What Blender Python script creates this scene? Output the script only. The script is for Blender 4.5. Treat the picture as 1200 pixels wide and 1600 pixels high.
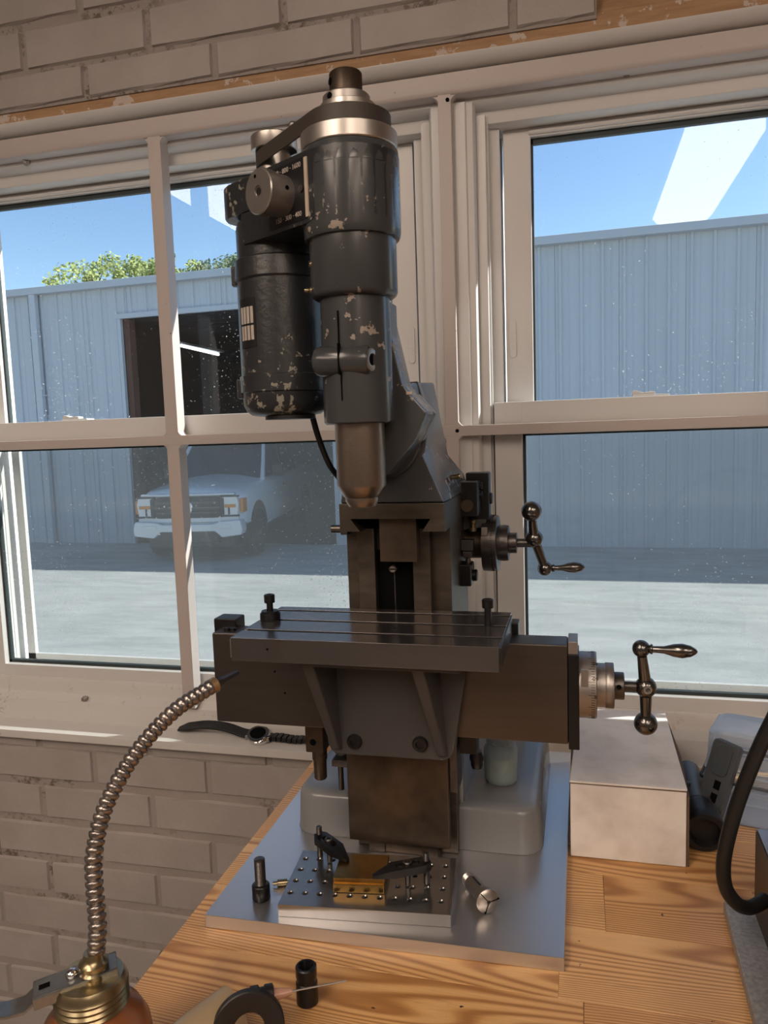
import bpy, bmesh, math, random
from mathutils import Vector, Matrix

for o in list(bpy.data.objects):
    bpy.data.objects.remove(o, do_unlink=True)
random.seed(7)
S = bpy.context.scene
COL = S.collection

# ---------------------------------------------------------------- camera
# bench top is z=0, the window wall is in the XZ plane at y ~1.07
def camera():
    yaw, pit, rol = -0.25238186, 0.10606007, 0.03429187
    cy, sy, cp, sp, cr, sr = math.cos(yaw), math.sin(yaw), math.cos(pit), math.sin(pit), math.cos(rol), math.sin(rol)
    f = Vector((sy*cp, cy*cp, -sp)); r = Vector((cy, -sy, 0)); d = f.cross(r)
    R, D = cr*r + sr*d, cr*d - sr*r
    m = Matrix((R, -D, -f)).transposed().to_4x4()
    m.translation = (0, 0, 0.46)
    cd = bpy.data.cameras.new('camera'); co = bpy.data.objects.new('camera', cd)
    COL.objects.link(co); co.matrix_world = m
    cd.sensor_fit = 'VERTICAL'; cd.sensor_height = 36.0; cd.sensor_width = 27.0
    cd.lens = 36.0*1196.24/1600.0
    cd.clip_start = 0.02; cd.clip_end = 300
    S.camera = co
camera()

# ---------------------------------------------------------------- world, sun, exposure
S.view_settings.view_transform = 'Standard'
S.view_settings.look = 'None'
S.view_settings.gamma = 1
S.view_settings.use_curve_mapping = False
S.view_settings.exposure = 0.0

SUN_DIR = Vector((2.6, 1.0, 2.0)).normalized()          # towards the sun
W = bpy.data.worlds.new('sky'); S.world = W; W.use_nodes = True
nt = W.node_tree; nt.nodes.clear()
sk = nt.nodes.new('ShaderNodeTexSky'); sk.sky_type = 'NISHITA'
sk.sun_disc = False
sk.sun_elevation = math.asin(SUN_DIR.z)
sk.sun_rotation = math.atan2(SUN_DIR.x, SUN_DIR.y)
sk.air_density = 1.0; sk.dust_density = 0.2; sk.ozone_density = 3.0
bgn = nt.nodes.new('ShaderNodeBackground'); bgn.inputs['Strength'].default_value = 0.21
wo = nt.nodes.new('ShaderNodeOutputWorld')
nt.links.new(sk.outputs[0], bgn.inputs[0]); nt.links.new(bgn.outputs[0], wo.inputs[0])

sl = bpy.data.lights.new('sun', 'SUN'); sl.energy = 13.0; sl.angle = math.radians(0.6); sl.color = (1.0, 0.95, 0.88)
so = bpy.data.objects.new('sun', sl); COL.objects.link(so)
so.rotation_euler = (-SUN_DIR).to_track_quat('-Z', 'Y').to_euler(); so.location = (6, 8, 9)

LAMP = 14.0                                              # radiance of the ceiling lamp diffusers

# ---------------------------------------------------------------- materials
def nodes(name):
    m = bpy.data.materials.new(name); m.use_nodes = True
    n = m.node_tree; b = n.nodes['Principled BSDF']
    return m, n, b
def mat(name, col, rough=0.5, metal=0.0, **k):
    m, n, b = nodes(name)
    b.inputs['Base Color'].default_value = (*col, 1); b.inputs['Roughness'].default_value = rough
    b.inputs['Metallic'].default_value = metal
    for kk, v in k.items():
        b.inputs[kk.replace('_', ' ')].default_value = v
    return m
def noise(n, scale, detail=4, rough=0.55, vec=None, stretch=None, dist=0.0):
    t = n.nodes.new('ShaderNodeTexNoise'); t.inputs['Scale'].default_value = scale
    t.inputs['Detail'].default_value = detail; t.inputs['Roughness'].default_value = rough
    t.inputs['Distortion'].default_value = dist
    tc = n.nodes.new('ShaderNodeNewGeometry')
    src = tc.outputs['Position']
    if stretch:
        mp = n.nodes.new('ShaderNodeMapping'); mp.inputs['Scale'].default_value = stretch
        n.links.new(src, mp.inputs['Vector']); src = mp.outputs[0]
    n.links.new(src, t.inputs['Vector'])
    return t.outputs['Fac']
def ramp(n, fac, stops):
    r = n.nodes.new('ShaderNodeValToRGB'); e = r.color_ramp.elements
    e[0].position = stops[0][0]; e[0].color = (*stops[0][1], 1)
    e[1].position = stops[-1][0]; e[1].color = (*stops[-1][1], 1)
    for p, c in stops[1:-1]:
        x = e.new(p); x.color = (*c, 1)
    n.links.new(fac, r.inputs[0]); return r.outputs[0]
def mixc(n, fac, a, b, mode='MIX'):
    x = n.nodes.new('ShaderNodeMix'); x.data_type = 'RGBA'; x.blend_type = mode
    for sock, v in ((x.inputs[0], fac), (x.inputs[6], a), (x.inputs[7], b)):
        if hasattr(v, 'is_output') or isinstance(v, bpy.types.NodeSocket): n.links.new(v, sock)
        elif isinstance(v, (int, float)): sock.default_value = v
        else: sock.default_value = (*v, 1)
    return x.outputs[2]
def bump(n, b, h, strength=0.3, dist=0.002):
    bp = n.nodes.new('ShaderNodeBump'); bp.inputs['Strength'].default_value = strength
    bp.inputs['Distance'].default_value = dist
    n.links.new(h, bp.inputs['Height']); n.links.new(bp.outputs[0], b.inputs['Normal'])
def mapr(n, v, a, b_, c, d):
    r = n.nodes.new('ShaderNodeMapRange')
    for i, x in enumerate((a, b_, c, d)): r.inputs[i+1].default_value = x
    n.links.new(v, r.inputs[0]); return r.outputs[0]

def paint(name, base, chip, amount, rough=0.22, chipscale=55, bumps=0.0):
    m, n, b = nodes(name)
    c1 = noise(n, chipscale, 5, 0.6); c2 = noise(n, 14, 2)
    add = n.nodes.new('ShaderNodeMath'); add.operation = 'MULTIPLY_ADD'
    add.inputs[1].default_value = 0.6; n.links.new(c2, add.inputs[0]); n.links.new(c1, add.inputs[2])
    mask = mapr(n, add.outputs[0], amount, amount+0.02, 0, 1)
    tone = ramp(n, noise(n, 6, 2), [(0.3, tuple(x*0.85 for x in base)), (0.7, tuple(x*1.15 for x in base))])
    n.links.new(mixc(n, mask, tone, chip), b.inputs['Base Color'])
    n.links.new(mapr(n, mask, 0, 1, rough, 0.6), b.inputs['Roughness'])
    if bumps: bump(n, b, noise(n, 180, 2), bumps, 0.001)
    return m
M = {}
M['grey_paint'] = paint('grey_paint', (0.052, 0.055, 0.058), (0.30, 0.25, 0.21), 0.965, chipscale=90)
M['motor_paint'] = paint('motor_paint', (0.022, 0.024, 0.027), (0.24, 0.23, 0.19), 0.925, 0.33, 120, 0.35)
M['base_paint'] = paint('base_paint', (0.175, 0.178, 0.184), (0.12, 0.11, 0.1), 1.02, 0.2)
M['bracket_paint'] = paint('bracket_paint', (0.050, 0.048, 0.049), (0.2, 0.18, 0.16), 1.02, 0.45, 60, 0.3)
def steel(name, base, rough, stretch=(1, 1, 1), var=0.25, scale=30, metal=0.9):
    m, n, b = nodes(name)
    f = noise(n, scale, 5, 0.6, stretch=stretch)
    lo = tuple(x*(1-var) for x in base); hi = tuple(x*(1+var) for x in base)
    n.links.new(ramp(n, f, [(0.3, lo), (0.7, hi)]), b.inputs['Base Color'])
    b.inputs['Metallic'].default_value = metal
    n.links.new(mapr(n, f, 0.3, 0.7, rough*0.96, rough*1.04), b.inputs['Roughness'])
    return m
M['ground_steel'] = steel('ground_steel', (0.125, 0.108, 0.098), 0.34, (1, 1, 8), 0.07, 14)
M['table_steel'] = steel('table_steel', (0.23, 0.215, 0.21), 0.2, (1, 1, 1), 0.10, 12)
M['brown_steel'] = steel('brown_steel', (0.085, 0.062, 0.045), 0.45, (1, 1, 1), 0.35, 22, 0.75)
M['column_steel'] = steel('column_steel', (0.095, 0.078, 0.062), 0.42, (1, 1, 3), 0.25, 30, 0.8)
M['bright_steel'] = steel('bright_steel', (0.46, 0.43, 0.40), 0.34, (2, 2, 2), 0.05)
M['satin_steel'] = steel('satin_steel', (0.36, 0.335, 0.315), 0.40, (2, 2, 2), 0.05)
M['quill_steel'] = steel('quill_steel', (0.27, 0.225, 0.19), 0.30, (1, 1, 1), 0.08, 400)
M['handle_steel'] = mat('handle_steel', (0.15, 0.145, 0.14), 0.2, 0.95)
M['black_steel'] = mat('black_steel', (0.009, 0.009, 0.010), 0.33, 0.2)
M['dark_steel'] = steel('dark_steel', (0.11, 0.10, 0.095), 0.35, (1, 1, 1), 0.2, 60)
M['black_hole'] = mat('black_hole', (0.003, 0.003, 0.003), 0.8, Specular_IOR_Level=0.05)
M['aluminium_plate'] = mat('aluminium_plate', (0.60, 0.59, 0.60), 0.28, 0.9)
M['aluminium'] = mat('aluminium', (0.31, 0.30, 0.29), 0.2, 0.9)
M['rough_plate'] = steel('rough_plate', (0.34, 0.335, 0.33), 0.6, (1, 1, 1), 0.25, 260, 0.35)
M['brass'] = steel('brass', (0.34, 0.21, 0.07), 0.3, (1, 1, 1), 0.2, 40, 1.0)
M['old_brass'] = mat('old_brass', (0.34, 0.28, 0.17), 0.28, 0.95)
M['belt'] = mat('belt_rubber', (0.045, 0.035, 0.028), 0.55)
M['black_plastic'] = mat('black_plastic', (0.006, 0.006, 0.007), 0.45)
M['black_rubber'] = mat('black_rubber', (0.007, 0.007, 0.007), 0.5)
M['vinyl'] = mat('white_vinyl', (0.58, 0.57, 0.56), 0.35)
M['cream_print'] = mat('cream_print', (0.5, 0.42, 0.33), 0.5)
M['white_print'] = mat('white_print', (0.45, 0.4, 0.36), 0.5)
M['gasket'] = mat('dark_gasket', (0.02, 0.03, 0.032), 0.6)
M['oxblood'] = mat('amber_lens', (0.6, 0.22, 0.03), 0.2)

def vinyl_dirty():
    m, n, b = nodes('dirty_vinyl')
    s1 = noise(n, 26, 6, 0.7); s2 = noise(n, 220, 3, 0.6)
    f = n.nodes.new('ShaderNodeMath'); f.operation = 'MULTIPLY'
    n.links.new(mapr(n, s1, 0.60, 0.72, 0, 0.9), f.inputs[0]); n.links.new(mapr(n, s2, 0.45, 0.6, 0, 1), f.inputs[1])
    n.links.new(mixc(n, f.outputs[0], (0.56, 0.54, 0.52), (0.26, 0.20, 0.14)), b.inputs['Base Color'])
    b.inputs['Roughness'].default_value = 0.5
    return m
M['vinyl_dirty'] = vinyl_dirty()
def whitegrille():
    m, n, b = nodes('painted_grille')
    s1 = noise(n, 75, 5, 0.7)
    n.links.new(mixc(n, mapr(n, s1, 0.69, 0.71, 0, 1), (0.46, 0.41, 0.39), (0.14, 0.09, 0.07)), b.inputs['Base Color'])
    b.inputs['Roughness'].default_value = 0.42
    return m
M['grille'] = whitegrille()
def brick():
    m, n, b = nodes('painted_brick')
    s1 = noise(n, 9, 4, 0.6); s2 = noise(n, 130, 3, 0.65)
    c = ramp(n, s1, [(0.3, (0.32, 0.285, 0.265)), (0.7, (0.38, 0.345, 0.325))])
    n.links.new(c, b.inputs['Base Color']); b.inputs['Roughness'].default_value = 0.5
    add = n.nodes.new('ShaderNodeMath'); add.operation = 'MULTIPLY_ADD'; add.inputs[1].default_value = 0.4
    n.links.new(s2, add.inputs[0]); n.links.new(noise(n, 35, 4, 0.6), add.inputs[2])
    bump(n, b, add.outputs[0], 0.5, 0.003)
    return m
M['brick'] = brick()
def mortar():
    m, n, b = nodes('painted_mortar')
    s1 = noise(n, 60, 6, 0.75)
    s2 = noise(n, 7, 2)
    f = n.nodes.new('ShaderNodeMath'); f.operation = 'MULTIPLY'
    n.links.new(mapr(n, s1, 0.5, 0.58, 0, 1), f.inputs[0]); n.links.new(mapr(n, s2, 0.45, 0.6, 0, 1), f.inputs[1])
    n.links.new(mixc(n, f.outputs[0], (0.31, 0.27, 0.25), (0.13, 0.10, 0.08)), b.inputs['Base Color'])
    b.inputs['Roughness'].default_value = 0.7
    bump(n, b, s1, 0.6, 0.004)
    return m
M['mortar'] = mortar()
M['room_paint'] = mat('room_paint', (0.24, 0.215, 0.20), 0.8)
M['ceiling_paint'] = mat('ceiling_paint', (0.50, 0.47, 0.45), 0.85)
M['floor_concrete'] = mat('floor_concrete', (0.13, 0.12, 0.11), 0.6)
def rawwood():
    m, n, b = nodes('raw_wood_strip')
    s = noise(n, 20, 5, 0.6, stretch=(1, 8, 8))
    p = noise(n, 40, 5, 0.65)
    c = ramp(n, s, [(0.3, (0.30, 0.17, 0.085)), (0.7, (0.42, 0.26, 0.14))])
    n.links.new(mixc(n, mapr(n, p, 0.58, 0.6, 0, 1), c, (0.5, 0.43, 0.38)), b.inputs['Base Color'])
    b.inputs['Roughness'].default_value = 0.7
    return m
M['raw_wood'] = rawwood()
def benchwood():
    m, n, b = nodes('bench_softwood')
    # growth rings running along each stave (x); every stave shifts the ring pattern and its tone
    g = n.nodes.new('ShaderNodeNewGeometry'); oi = n.nodes.new('ShaderNodeObjectInfo')
    cb_ = n.nodes.new('ShaderNodeCombineXYZ'); sc_ = n.nodes.new('ShaderNodeMath'); sc_.operation = 'MULTIPLY'; sc_.inputs[1].default_value = 37.0
    n.links.new(oi.outputs['Random'], sc_.inputs[0]); n.links.new(sc_.outputs[0], cb_.inputs[0]); n.links.new(sc_.outputs[0], cb_.inputs[2])
    ad_ = n.nodes.new('ShaderNodeVectorMath'); n.links.new(g.outputs['Position'], ad_.inputs[0]); n.links.new(cb_.outputs[0], ad_.inputs[1])
    mp = n.nodes.new('ShaderNodeMapping'); mp.inputs['Scale'].default_value = (0.30, 2.2, 1.0)
    n.links.new(ad_.outputs[0], mp.inputs[0])
    nz = n.nodes.new('ShaderNodeTexNoise'); nz.inputs['Scale'].default_value = 3.2; nz.inputs['Detail'].default_value = 1.5
    n.links.new(mp.outputs[0], nz.inputs['Vector'])
    sx = n.nodes.new('ShaderNodeSeparateXYZ'); n.links.new(g.outputs['Position'], sx.inputs[0])
    def mth(op, a_, b_=None):
        q = n.nodes.new('ShaderNodeMath'); q.operation = op
        for i_, v_ in enumerate((a_, b_)):
            if v_ is None: continue
            if isinstance(v_, (int, float)): q.inputs[i_].default_value = v_
            else: n.links.new(v_, q.inputs[i_])
        return q.outputs[0]
    ph = mth('ADD', mth('MULTIPLY', sx.outputs['Y'], 1150.0), mth('MULTIPLY', nz.outputs['Fac'], 330.0))
    wv = mth('ADD', mth('MULTIPLY', mth('SINE', ph), 0.5), 0.5)
    ring = ramp(n, wv, [(0.0, (0.80, 0.50, 0.225)), (0.45, (0.76, 0.45, 0.185)), (0.85, (0.54, 0.28, 0.10)), (1.0, (0.44, 0.21, 0.07))])
    fine = noise(n, 60, 4, 0.6, stretch=(0.5, 14, 14))
    c = mixc(n, 0.45, ring, ramp(n, fine, [(0.3, (0.6, 0.55, 0.5)), (0.7, (1.0, 1.0, 1.0))]), 'MULTIPLY')
    tone = ramp(n, oi.outputs['Random'], [(0.0, (0.86, 0.80, 0.74)), (1.0, (1.0, 1.0, 1.0))])
    c = mixc(n, 1.0, c, tone, 'MULTIPLY')
    st = noise(n, 5.5, 5, 0.62)
    c = mixc(n, mapr(n, st, 0.56, 0.74, 0, 0.5), c, (0.19, 0.115, 0.06))
    st2 = noise(n, 16, 5, 0.7, stretch=(0.4, 2.5, 1))
    c = mixc(n, mapr(n, st2, 0.62, 0.74, 0, 0.45), c, (0.10, 0.06, 0.035))
    sp = noise(n, 120, 2, 0.5)
    c = mixc(n, mapr(n, sp, 0.745, 0.76, 0, 1), c, (0.03, 0.02, 0.012))
    n.links.new(c, b.inputs['Base Color']); b.inputs['Roughness'].default_value = 0.36
    bump(n, b, fine, 0.12, 0.001)
    return m
M['bench_wood'] = benchwood()
def cardboard():
    m, n, b = nodes('white_cardboard')
    s = noise(n, 22, 4, 0.6)
    n.links.new(ramp(n, s, [(0.30, (0.62, 0.57, 0.53)), (0.55, (0.76, 0.71, 0.67))]), b.inputs['Base Color'])
    b.inputs['Roughness'].default_value = 0.7
    return m
M['cardboard'] = cardboard()
M['cardboard_edge'] = mat('brown_cardboard_edge', (0.13, 0.085, 0.055), 0.8)

def glass_pane(name, dirt, tint=(1, 1, 1), refl=0.62, ripple=False):
    m = bpy.data.materials.new(name); m.use_nodes = True; n = m.node_tree; n.nodes.clear()
    out = n.nodes.new('ShaderNodeOutputMaterial')
    tr = n.nodes.new('ShaderNodeBsdfTransparent'); tr.inputs[0].default_value = (*tint, 1)
    gl = n.nodes.new('ShaderNodeBsdfGlossy'); gl.inputs['Roughness'].default_value = 0.0
    fr = n.nodes.new('ShaderNodeFresnel')
    gb = n.nodes.new('ShaderNodeNewGeometry')          # the node inverts the index on back faces; undo that for thin glass
    n.links.new(mapr(n, gb.outputs['Backfacing'], 0, 1, 1.5, 1/1.5), fr.inputs[0])
    mu = n.nodes.new('ShaderNodeMath'); mu.operation = 'MULTIPLY'; mu.inputs[1].default_value = refl; mu.use_clamp = True
    n.links.new(fr.outputs[0], mu.inputs[0])
    mx = n.nodes.new('ShaderNodeMixShader'); n.links.new(mu.outputs[0], mx.inputs[0])
    n.links.new(tr.outputs[0], mx.inputs[1]); n.links.new(gl.outputs[0], mx.inputs[2])
    df = n.nodes.new('ShaderNodeBsdfDiffuse'); df.inputs[0].default_value = (0.7, 0.72, 0.72, 1)
    tl = n.nodes.new('ShaderNodeBsdfTranslucent'); tl.inputs[0].default_value = (0.7, 0.72, 0.72, 1)
    ad = n.nodes.new('ShaderNodeMixShader'); ad.inputs[0].default_value = 0.6
    n.links.new(df.outputs[0], ad.inputs[1]); n.links.new(tl.outputs[0], ad.inputs[2])
    a = noise(n, 240, 3, 0.6); c = noise(n, 5, 2)
    ml = n.nodes.new('ShaderNodeMath'); ml.operation = 'MULTIPLY_ADD'; ml.inputs[1].default_value = 0.25
    n.links.new(c, ml.inputs[0]); n.links.new(a, ml.inputs[2])
    mask = mapr(n, ml.outputs[0], 0.80, 0.84, dirt, 0.55)
    m2 = n.nodes.new('ShaderNodeMixShader'); n.links.new(mask, m2.inputs[0])
    n.links.new(mx.outputs[0], m2.inputs[1]); n.links.new(ad.outputs[0], m2.inputs[2])
    n.links.new(m2.outputs[0], out.inputs[0])
    return m
M['pane'] = glass_pane('window_glass', 0.004, (0.95, 0.98, 0.985))
M['pane_low'] = glass_pane('window_glass_dusty', 0.010, (0.93, 0.97, 0.97))
def screen():
    m = bpy.data.materials.new('insect_screen'); m.use_nodes = True; n = m.node_tree; n.nodes.clear()
    out = n.nodes.new('ShaderNodeOutputMaterial')
    tr = n.nodes.new('ShaderNodeBsdfTransparent')
    df = n.nodes.new('ShaderNodeBsdfDiffuse'); df.inputs[0].default_value = (0.20, 0.22, 0.24, 1)
    tl = n.nodes.new('ShaderNodeBsdfTranslucent'); tl.inputs[0].default_value = (0.20, 0.22, 0.24, 1)
    ad = n.nodes.new('ShaderNodeMixShader'); ad.inputs[0].default_value = 0.4
    n.links.new(df.outputs[0], ad.inputs[1]); n.links.new(tl.outputs[0], ad.inputs[2])
    m2 = n.nodes.new('ShaderNodeMixShader'); m2.inputs[0].default_value = 0.27
    n.links.new(tr.outputs[0], m2.inputs[1]); n.links.new(ad.outputs[0], m2.inputs[2])
    n.links.new(m2.outputs[0], out.inputs[0])
    return m
M['screen'] = screen()
def clearplastic(name, col, dens):
    m = bpy.data.materials.new(name); m.use_nodes = True; n = m.node_tree; n.nodes.clear()
    out = n.nodes.new('ShaderNodeOutputMaterial')
    tr = n.nodes.new('ShaderNodeBsdfTransparent'); tr.inputs[0].default_value = (0.93, 0.96, 1, 1)
    p = n.nodes.new('ShaderNodeBsdfPrincipled'); p.inputs['Base Color'].default_value = (*col, 1); p.inputs['Roughness'].default_value = 0.1
    lw = n.nodes.new('ShaderNodeLayerWeight'); lw.inputs[0].default_value = 0.35
    n_ = mapr(n, lw.outputs['Facing'], 0, 1, dens, 0.85)
    mx = n.nodes.new('ShaderNodeMixShader'); n.links.new(n_, mx.inputs[0])
    n.links.new(tr.outputs[0], mx.inputs[1]); n.links.new(p.outputs[0], mx.inputs[2])
    n.links.new(mx.outputs[0], out.inputs[0]); return m
M['clear_plastic'] = clearplastic('clear_plastic', (0.62, 0.72, 0.85), 0.07)
M['bottle_plastic'] = clearplastic('cloudy_bottle_plastic', (0.36, 0.42, 0.41), 0.42)
M['syringe_plastic'] = clearplastic('amber_translucent_plastic', (0.40, 0.30, 0.18), 0.8)
def emit(name, col, s):
    m = bpy.data.materials.new(name); m.use_nodes = True; n = m.node_tree; n.nodes.clear()
    e = n.nodes.new('ShaderNodeEmission'); e.inputs[0].default_value = (*col, 1); e.inputs[1].default_value = s
    o = n.nodes.new('ShaderNodeOutputMaterial'); n.links.new(e.outputs[0], o.inputs[0]); return m
M['lamp_glow'] = emit('lamp_diffuser', (1.0, 0.81, 0.66), LAMP)
M['tube_glow'] = emit('garage_tube', (0.95, 0.97, 1.0), 3.0)

# outdoors
def gravel():
    m, n, b = nodes('pale_gravel')
    a = noise(n, 2.2, 8, 0.75, stretch=(0.5, 1.6, 1)); c = noise(n, 0.35, 4, 0.6)
    c1 = ramp(n, a, [(0.3, (0.27, 0.28, 0.27)), (0.7, (0.46, 0.46, 0.44))])
    c2 = ramp(n, c, [(0.35, (0.8, 0.82, 0.84)), (0.65, (1, 1, 1))])
    n.links.new(mixc(n, 0.8, c1, c2, 'MULTIPLY'), b.inputs['Base Color']); b.inputs['Roughness'].default_value = 0.9
    return m
M['gravel'] = gravel()
M['siding'] = steel('grey_metal_siding', (0.47, 0.51, 0.56), 0.5, (1, 1, 0.2), 0.06, 1.0, 0.0)
M['siding_trim'] = mat('grey_metal_trim', (0.46, 0.50, 0.55), 0.5)
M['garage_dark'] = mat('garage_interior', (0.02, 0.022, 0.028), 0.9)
M['rust_jamb'] = mat('rust_brown_jamb', (0.10, 0.05, 0.035), 0.8)
M['truck_paint'] = mat('truck_white_paint', (0.72, 0.76, 0.80), 0.25, 0.0, Coat_Weight=0.6)
M['truck_glass'] = mat('truck_glass', (0.02, 0.025, 0.03), 0.06)
M['truck_black'] = mat('truck_black_trim', (0.018, 0.018, 0.02), 0.45)
M['chrome'] = mat('chrome', (0.75, 0.75, 0.76), 0.12, 1.0)
M['headlamp'] = mat('headlamp_lens', (0.75, 0.78, 0.80), 0.1)
M['tyre'] = mat('tyre_rubber', (0.012, 0.012, 0.013), 0.8)
def leaf(name, a, b_):
    m, n, b = nodes(name)
    n.links.new(ramp(n, noise(n, 1.2, 3), [(0.3, a), (0.7, b_)]), b.inputs['Base Color']); b.inputs['Roughness'].default_value = 0.8
    return m
M['leaf_lime'] = leaf('lime_leaves', (0.24, 0.30, 0.09), (0.42, 0.48, 0.17))
M['leaf_dark'] = leaf('dark_green_leaves', (0.10, 0.14, 0.08), (0.20, 0.26, 0.14))
M['bark'] = mat('bark', (0.12, 0.09, 0.07), 0.9)

# ---------------------------------------------------------------- mesh helpers
ORIG = {}
class B:
    """collects shapes given in world coordinates; build() links them as one mesh object"""
    def __init__(s): s.bm = bmesh.new(); s.T = None
    def _v(s, p):
        p = Vector(p)
        if s.T is not None: p = s.T @ p
        return s.bm.verts.new(p)
    def box(s, x0, x1, y0, y1, z0, z1, T=None):
        pts = [(x, y, z) for z in (z0, z1) for y in (y0, y1) for x in (x0, x1)]
        if T is not None: pts = [T @ Vector(p) for p in pts]
        v = [s._v(p) for p in pts]
        for f in ((0, 2, 3, 1), (4, 5, 7, 6), (0, 1, 5, 4), (2, 6, 7, 3), (0, 4, 6, 2), (1, 3, 7, 5)):
            s.bm.faces.new([v[i] for i in f])
        return s
    def rings(s, rs, cap=True):
        vs = [[s._v(p) for p in r] for r in rs]; n = len(rs[0])
        for a, b in zip(vs, vs[1:]):
            for i in range(n):
                j = (i+1) % n
                s.bm.faces.new((a[i], a[j], b[j], b[i]))
        if cap:
            s.bm.faces.new(vs[0][::-1]); s.bm.faces.new(vs[-1])
        return s
    def lathe(s, a, d, prof, seg=32, cap=True, knurl=0.0):
        a = Vector(a); d = Vector(d).normalized()
        u = d.orthogonal().normalized(); w = d.cross(u)
        rs = []
        for t, r in prof:
            r = max(r, 1e-5)
            rs.append([a + d*t + (u*math.cos(k*math.tau/seg) + w*math.sin(k*math.tau/seg))*(r*(1-knurl*(k % 2))) for k in range(seg)])
        return s.rings(rs, cap)
    def cyl(s, a, b, r, r2=None, seg=32, c=0.0):
        a, b = Vector(a), Vector(b); L = (b-a).length; r2 = r if r2 is None else r2
        if c: return s.lathe(a, b-a, [(0, r-c), (c, r), (L-c, r2), (L, r2-c)], seg)
        return s.lathe(a, b-a, [(0, r), (L, r2)], seg)
    def sphere(s, c, r, seg=20, sc=(1, 1, 1)):
        c = Vector(c); n = seg//2
        rs = []
        for i in range(n+1):
            th = math.pi*i/n; rr = max(math.sin(th), 1e-3)
            rs.append([c + Vector((rr*math.cos(k*math.tau/seg)*r*sc[0], rr*math.sin(k*math.tau/seg)*r*sc[1], -math.cos(th)*r*sc[2])) for k in range(seg)])
        return s.rings(rs)
    def prism(s, pts, ax, lo, hi, T=None):
        def P(a, b, c):
            p = Vector({'x': (c, a, b), 'y': (a, c, b), 'z': (a, b, c)}[ax])
            return T @ p if T is not None else p
        return s.rings([[P(a, b, lo) for a, b in pts], [P(a, b, hi) for a, b in pts]])
    def sheet(s, pts, ax, lo, hi):
        P = {'x': lambda a, b, c: (c, a, b), 'y': lambda a, b, c: (a, c, b), 'z': lambda a, b, c: (a, b, c)}[ax]
        A = [s._v(P(a, b, lo)) for a, b in pts]; C = [s._v(P(a, b, hi)) for a, b in pts]
        for i in range(len(pts)-1): s.bm.faces.new((A[i], A[i+1], C[i+1], C[i]))
        return s
    def tube(s, path, r, seg=12, cap=True):
        P = [Vector(p) for p in path]; n = len(P)
        rr = r if isinstance(r, (list, tuple)) else [r]*n
        t0 = (P[1]-P[0]).normalized(); u = t0.orthogonal().normalized(); rs = []
        for i in range(n):
            t = (P[min(i+1, n-1)]-P[max(i-1, 0)]).normalized()
            u = (u - t*u.dot(t)).normalized(); w = t.cross(u)
            rs.append([P[i] + (u*math.cos(k*math.tau/seg)+w*math.sin(k*math.tau/seg))*rr[i] for k in range(seg)])
        return s.rings(rs, cap)
    def build(s, name, m, parent=None, bev=0.0, sharp=38, seg=2, recalc=True):
        bm = s.bm
        if recalc: bmesh.ops.recalc_face_normals(bm, faces=bm.faces)
        if bev:
            es = [e for e in bm.edges if len(e.link_faces) == 2 and e.calc_face_angle(0) > math.radians(sharp)]
            bmesh.ops.bevel(bm, geom=es, offset=bev, segments=seg, affect='EDGES', clamp_overlap=True, profile=0.5)
        co = [v.co for v in bm.verts]
        lo = Vector([min(c[i] for c in co) for i in range(3)]); hi = Vector([max(c[i] for c in co) for i in range(3)])
        org = (lo+hi)/2
        for v in bm.verts: v.co -= org
        ang = math.radians(sharp)
        for f in bm.faces: f.smooth = True
        for e in bm.edges:
            if len(e.link_faces) != 2 or e.calc_face_angle(0) > ang: e.smooth = False
        me = bpy.data.meshes.new(name); bm.to_mesh(me); bm.free()
        o = bpy.data.objects.new(name, me); COL.objects.link(o)
        me.materials.append(M[m] if isinstance(m, str) else m)
        if bev:
            w = o.modifiers.new('weighted', 'WEIGHTED_NORMAL'); w.keep_sharp = True
        if parent is not None:
            o.parent = parent; o.location = org - ORIG[parent.name]
        else: o.location = org
        ORIG[o.name] = org
        return o
def tag(o, label=None, cat=None, group=None, kind=None):
    if label: o['label'] = label
    if cat: o['category'] = cat
    if group: o['group'] = group
    if kind: o['kind'] = kind
    return o
def thing(name, label, cat, loc, group=None):
    o = bpy.data.objects.new(name, None); COL.objects.link(o); o.location = loc; o.empty_display_size = 0.05
    ORIG[o.name] = Vector(loc)
    return tag(o, label, cat, group)
def setting(name, loc=(0, 0, 0)):
    o = bpy.data.objects.new(name, None); COL.objects.link(o); o.location = loc; o['kind'] = 'structure'
    ORIG[o.name] = Vector(loc); return o
def rotz(c, a): return Matrix.Translation(c) @ Matrix.Rotation(a, 4, 'Z') @ Matrix.Translation(-Vector(c))
def frame(o, x, z=(0, 0, 1)):
    """matrix whose local x runs along x, local z as near z as possible, origin o"""
    x = Vector(x).normalized(); z = Vector(z); y = z.cross(x).normalized(); z = x.cross(y)
    m = Matrix((x, y, z)).transposed().to_4x4(); m.translation = Vector(o); return m
def rrect(cx, cy, hx, hy, r, n=5):
    out = []
    for sx, sy, a0 in ((1, 1, 0), (-1, 1, 90), (-1, -1, 180), (1, -1, 270)):
        for k in range(n+1):
            a = math.radians(a0+90*k/n)
            out.append((cx+sx*(hx-r)+r*math.cos(a), cy+sy*(hy-r)+r*math.sin(a)))
    return out
def copy_tree(o, parent=None):
    c = o.copy(); COL.objects.link(c); c.parent = parent
    for ch in list(o.children): copy_tree(ch, c)
    return c
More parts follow.
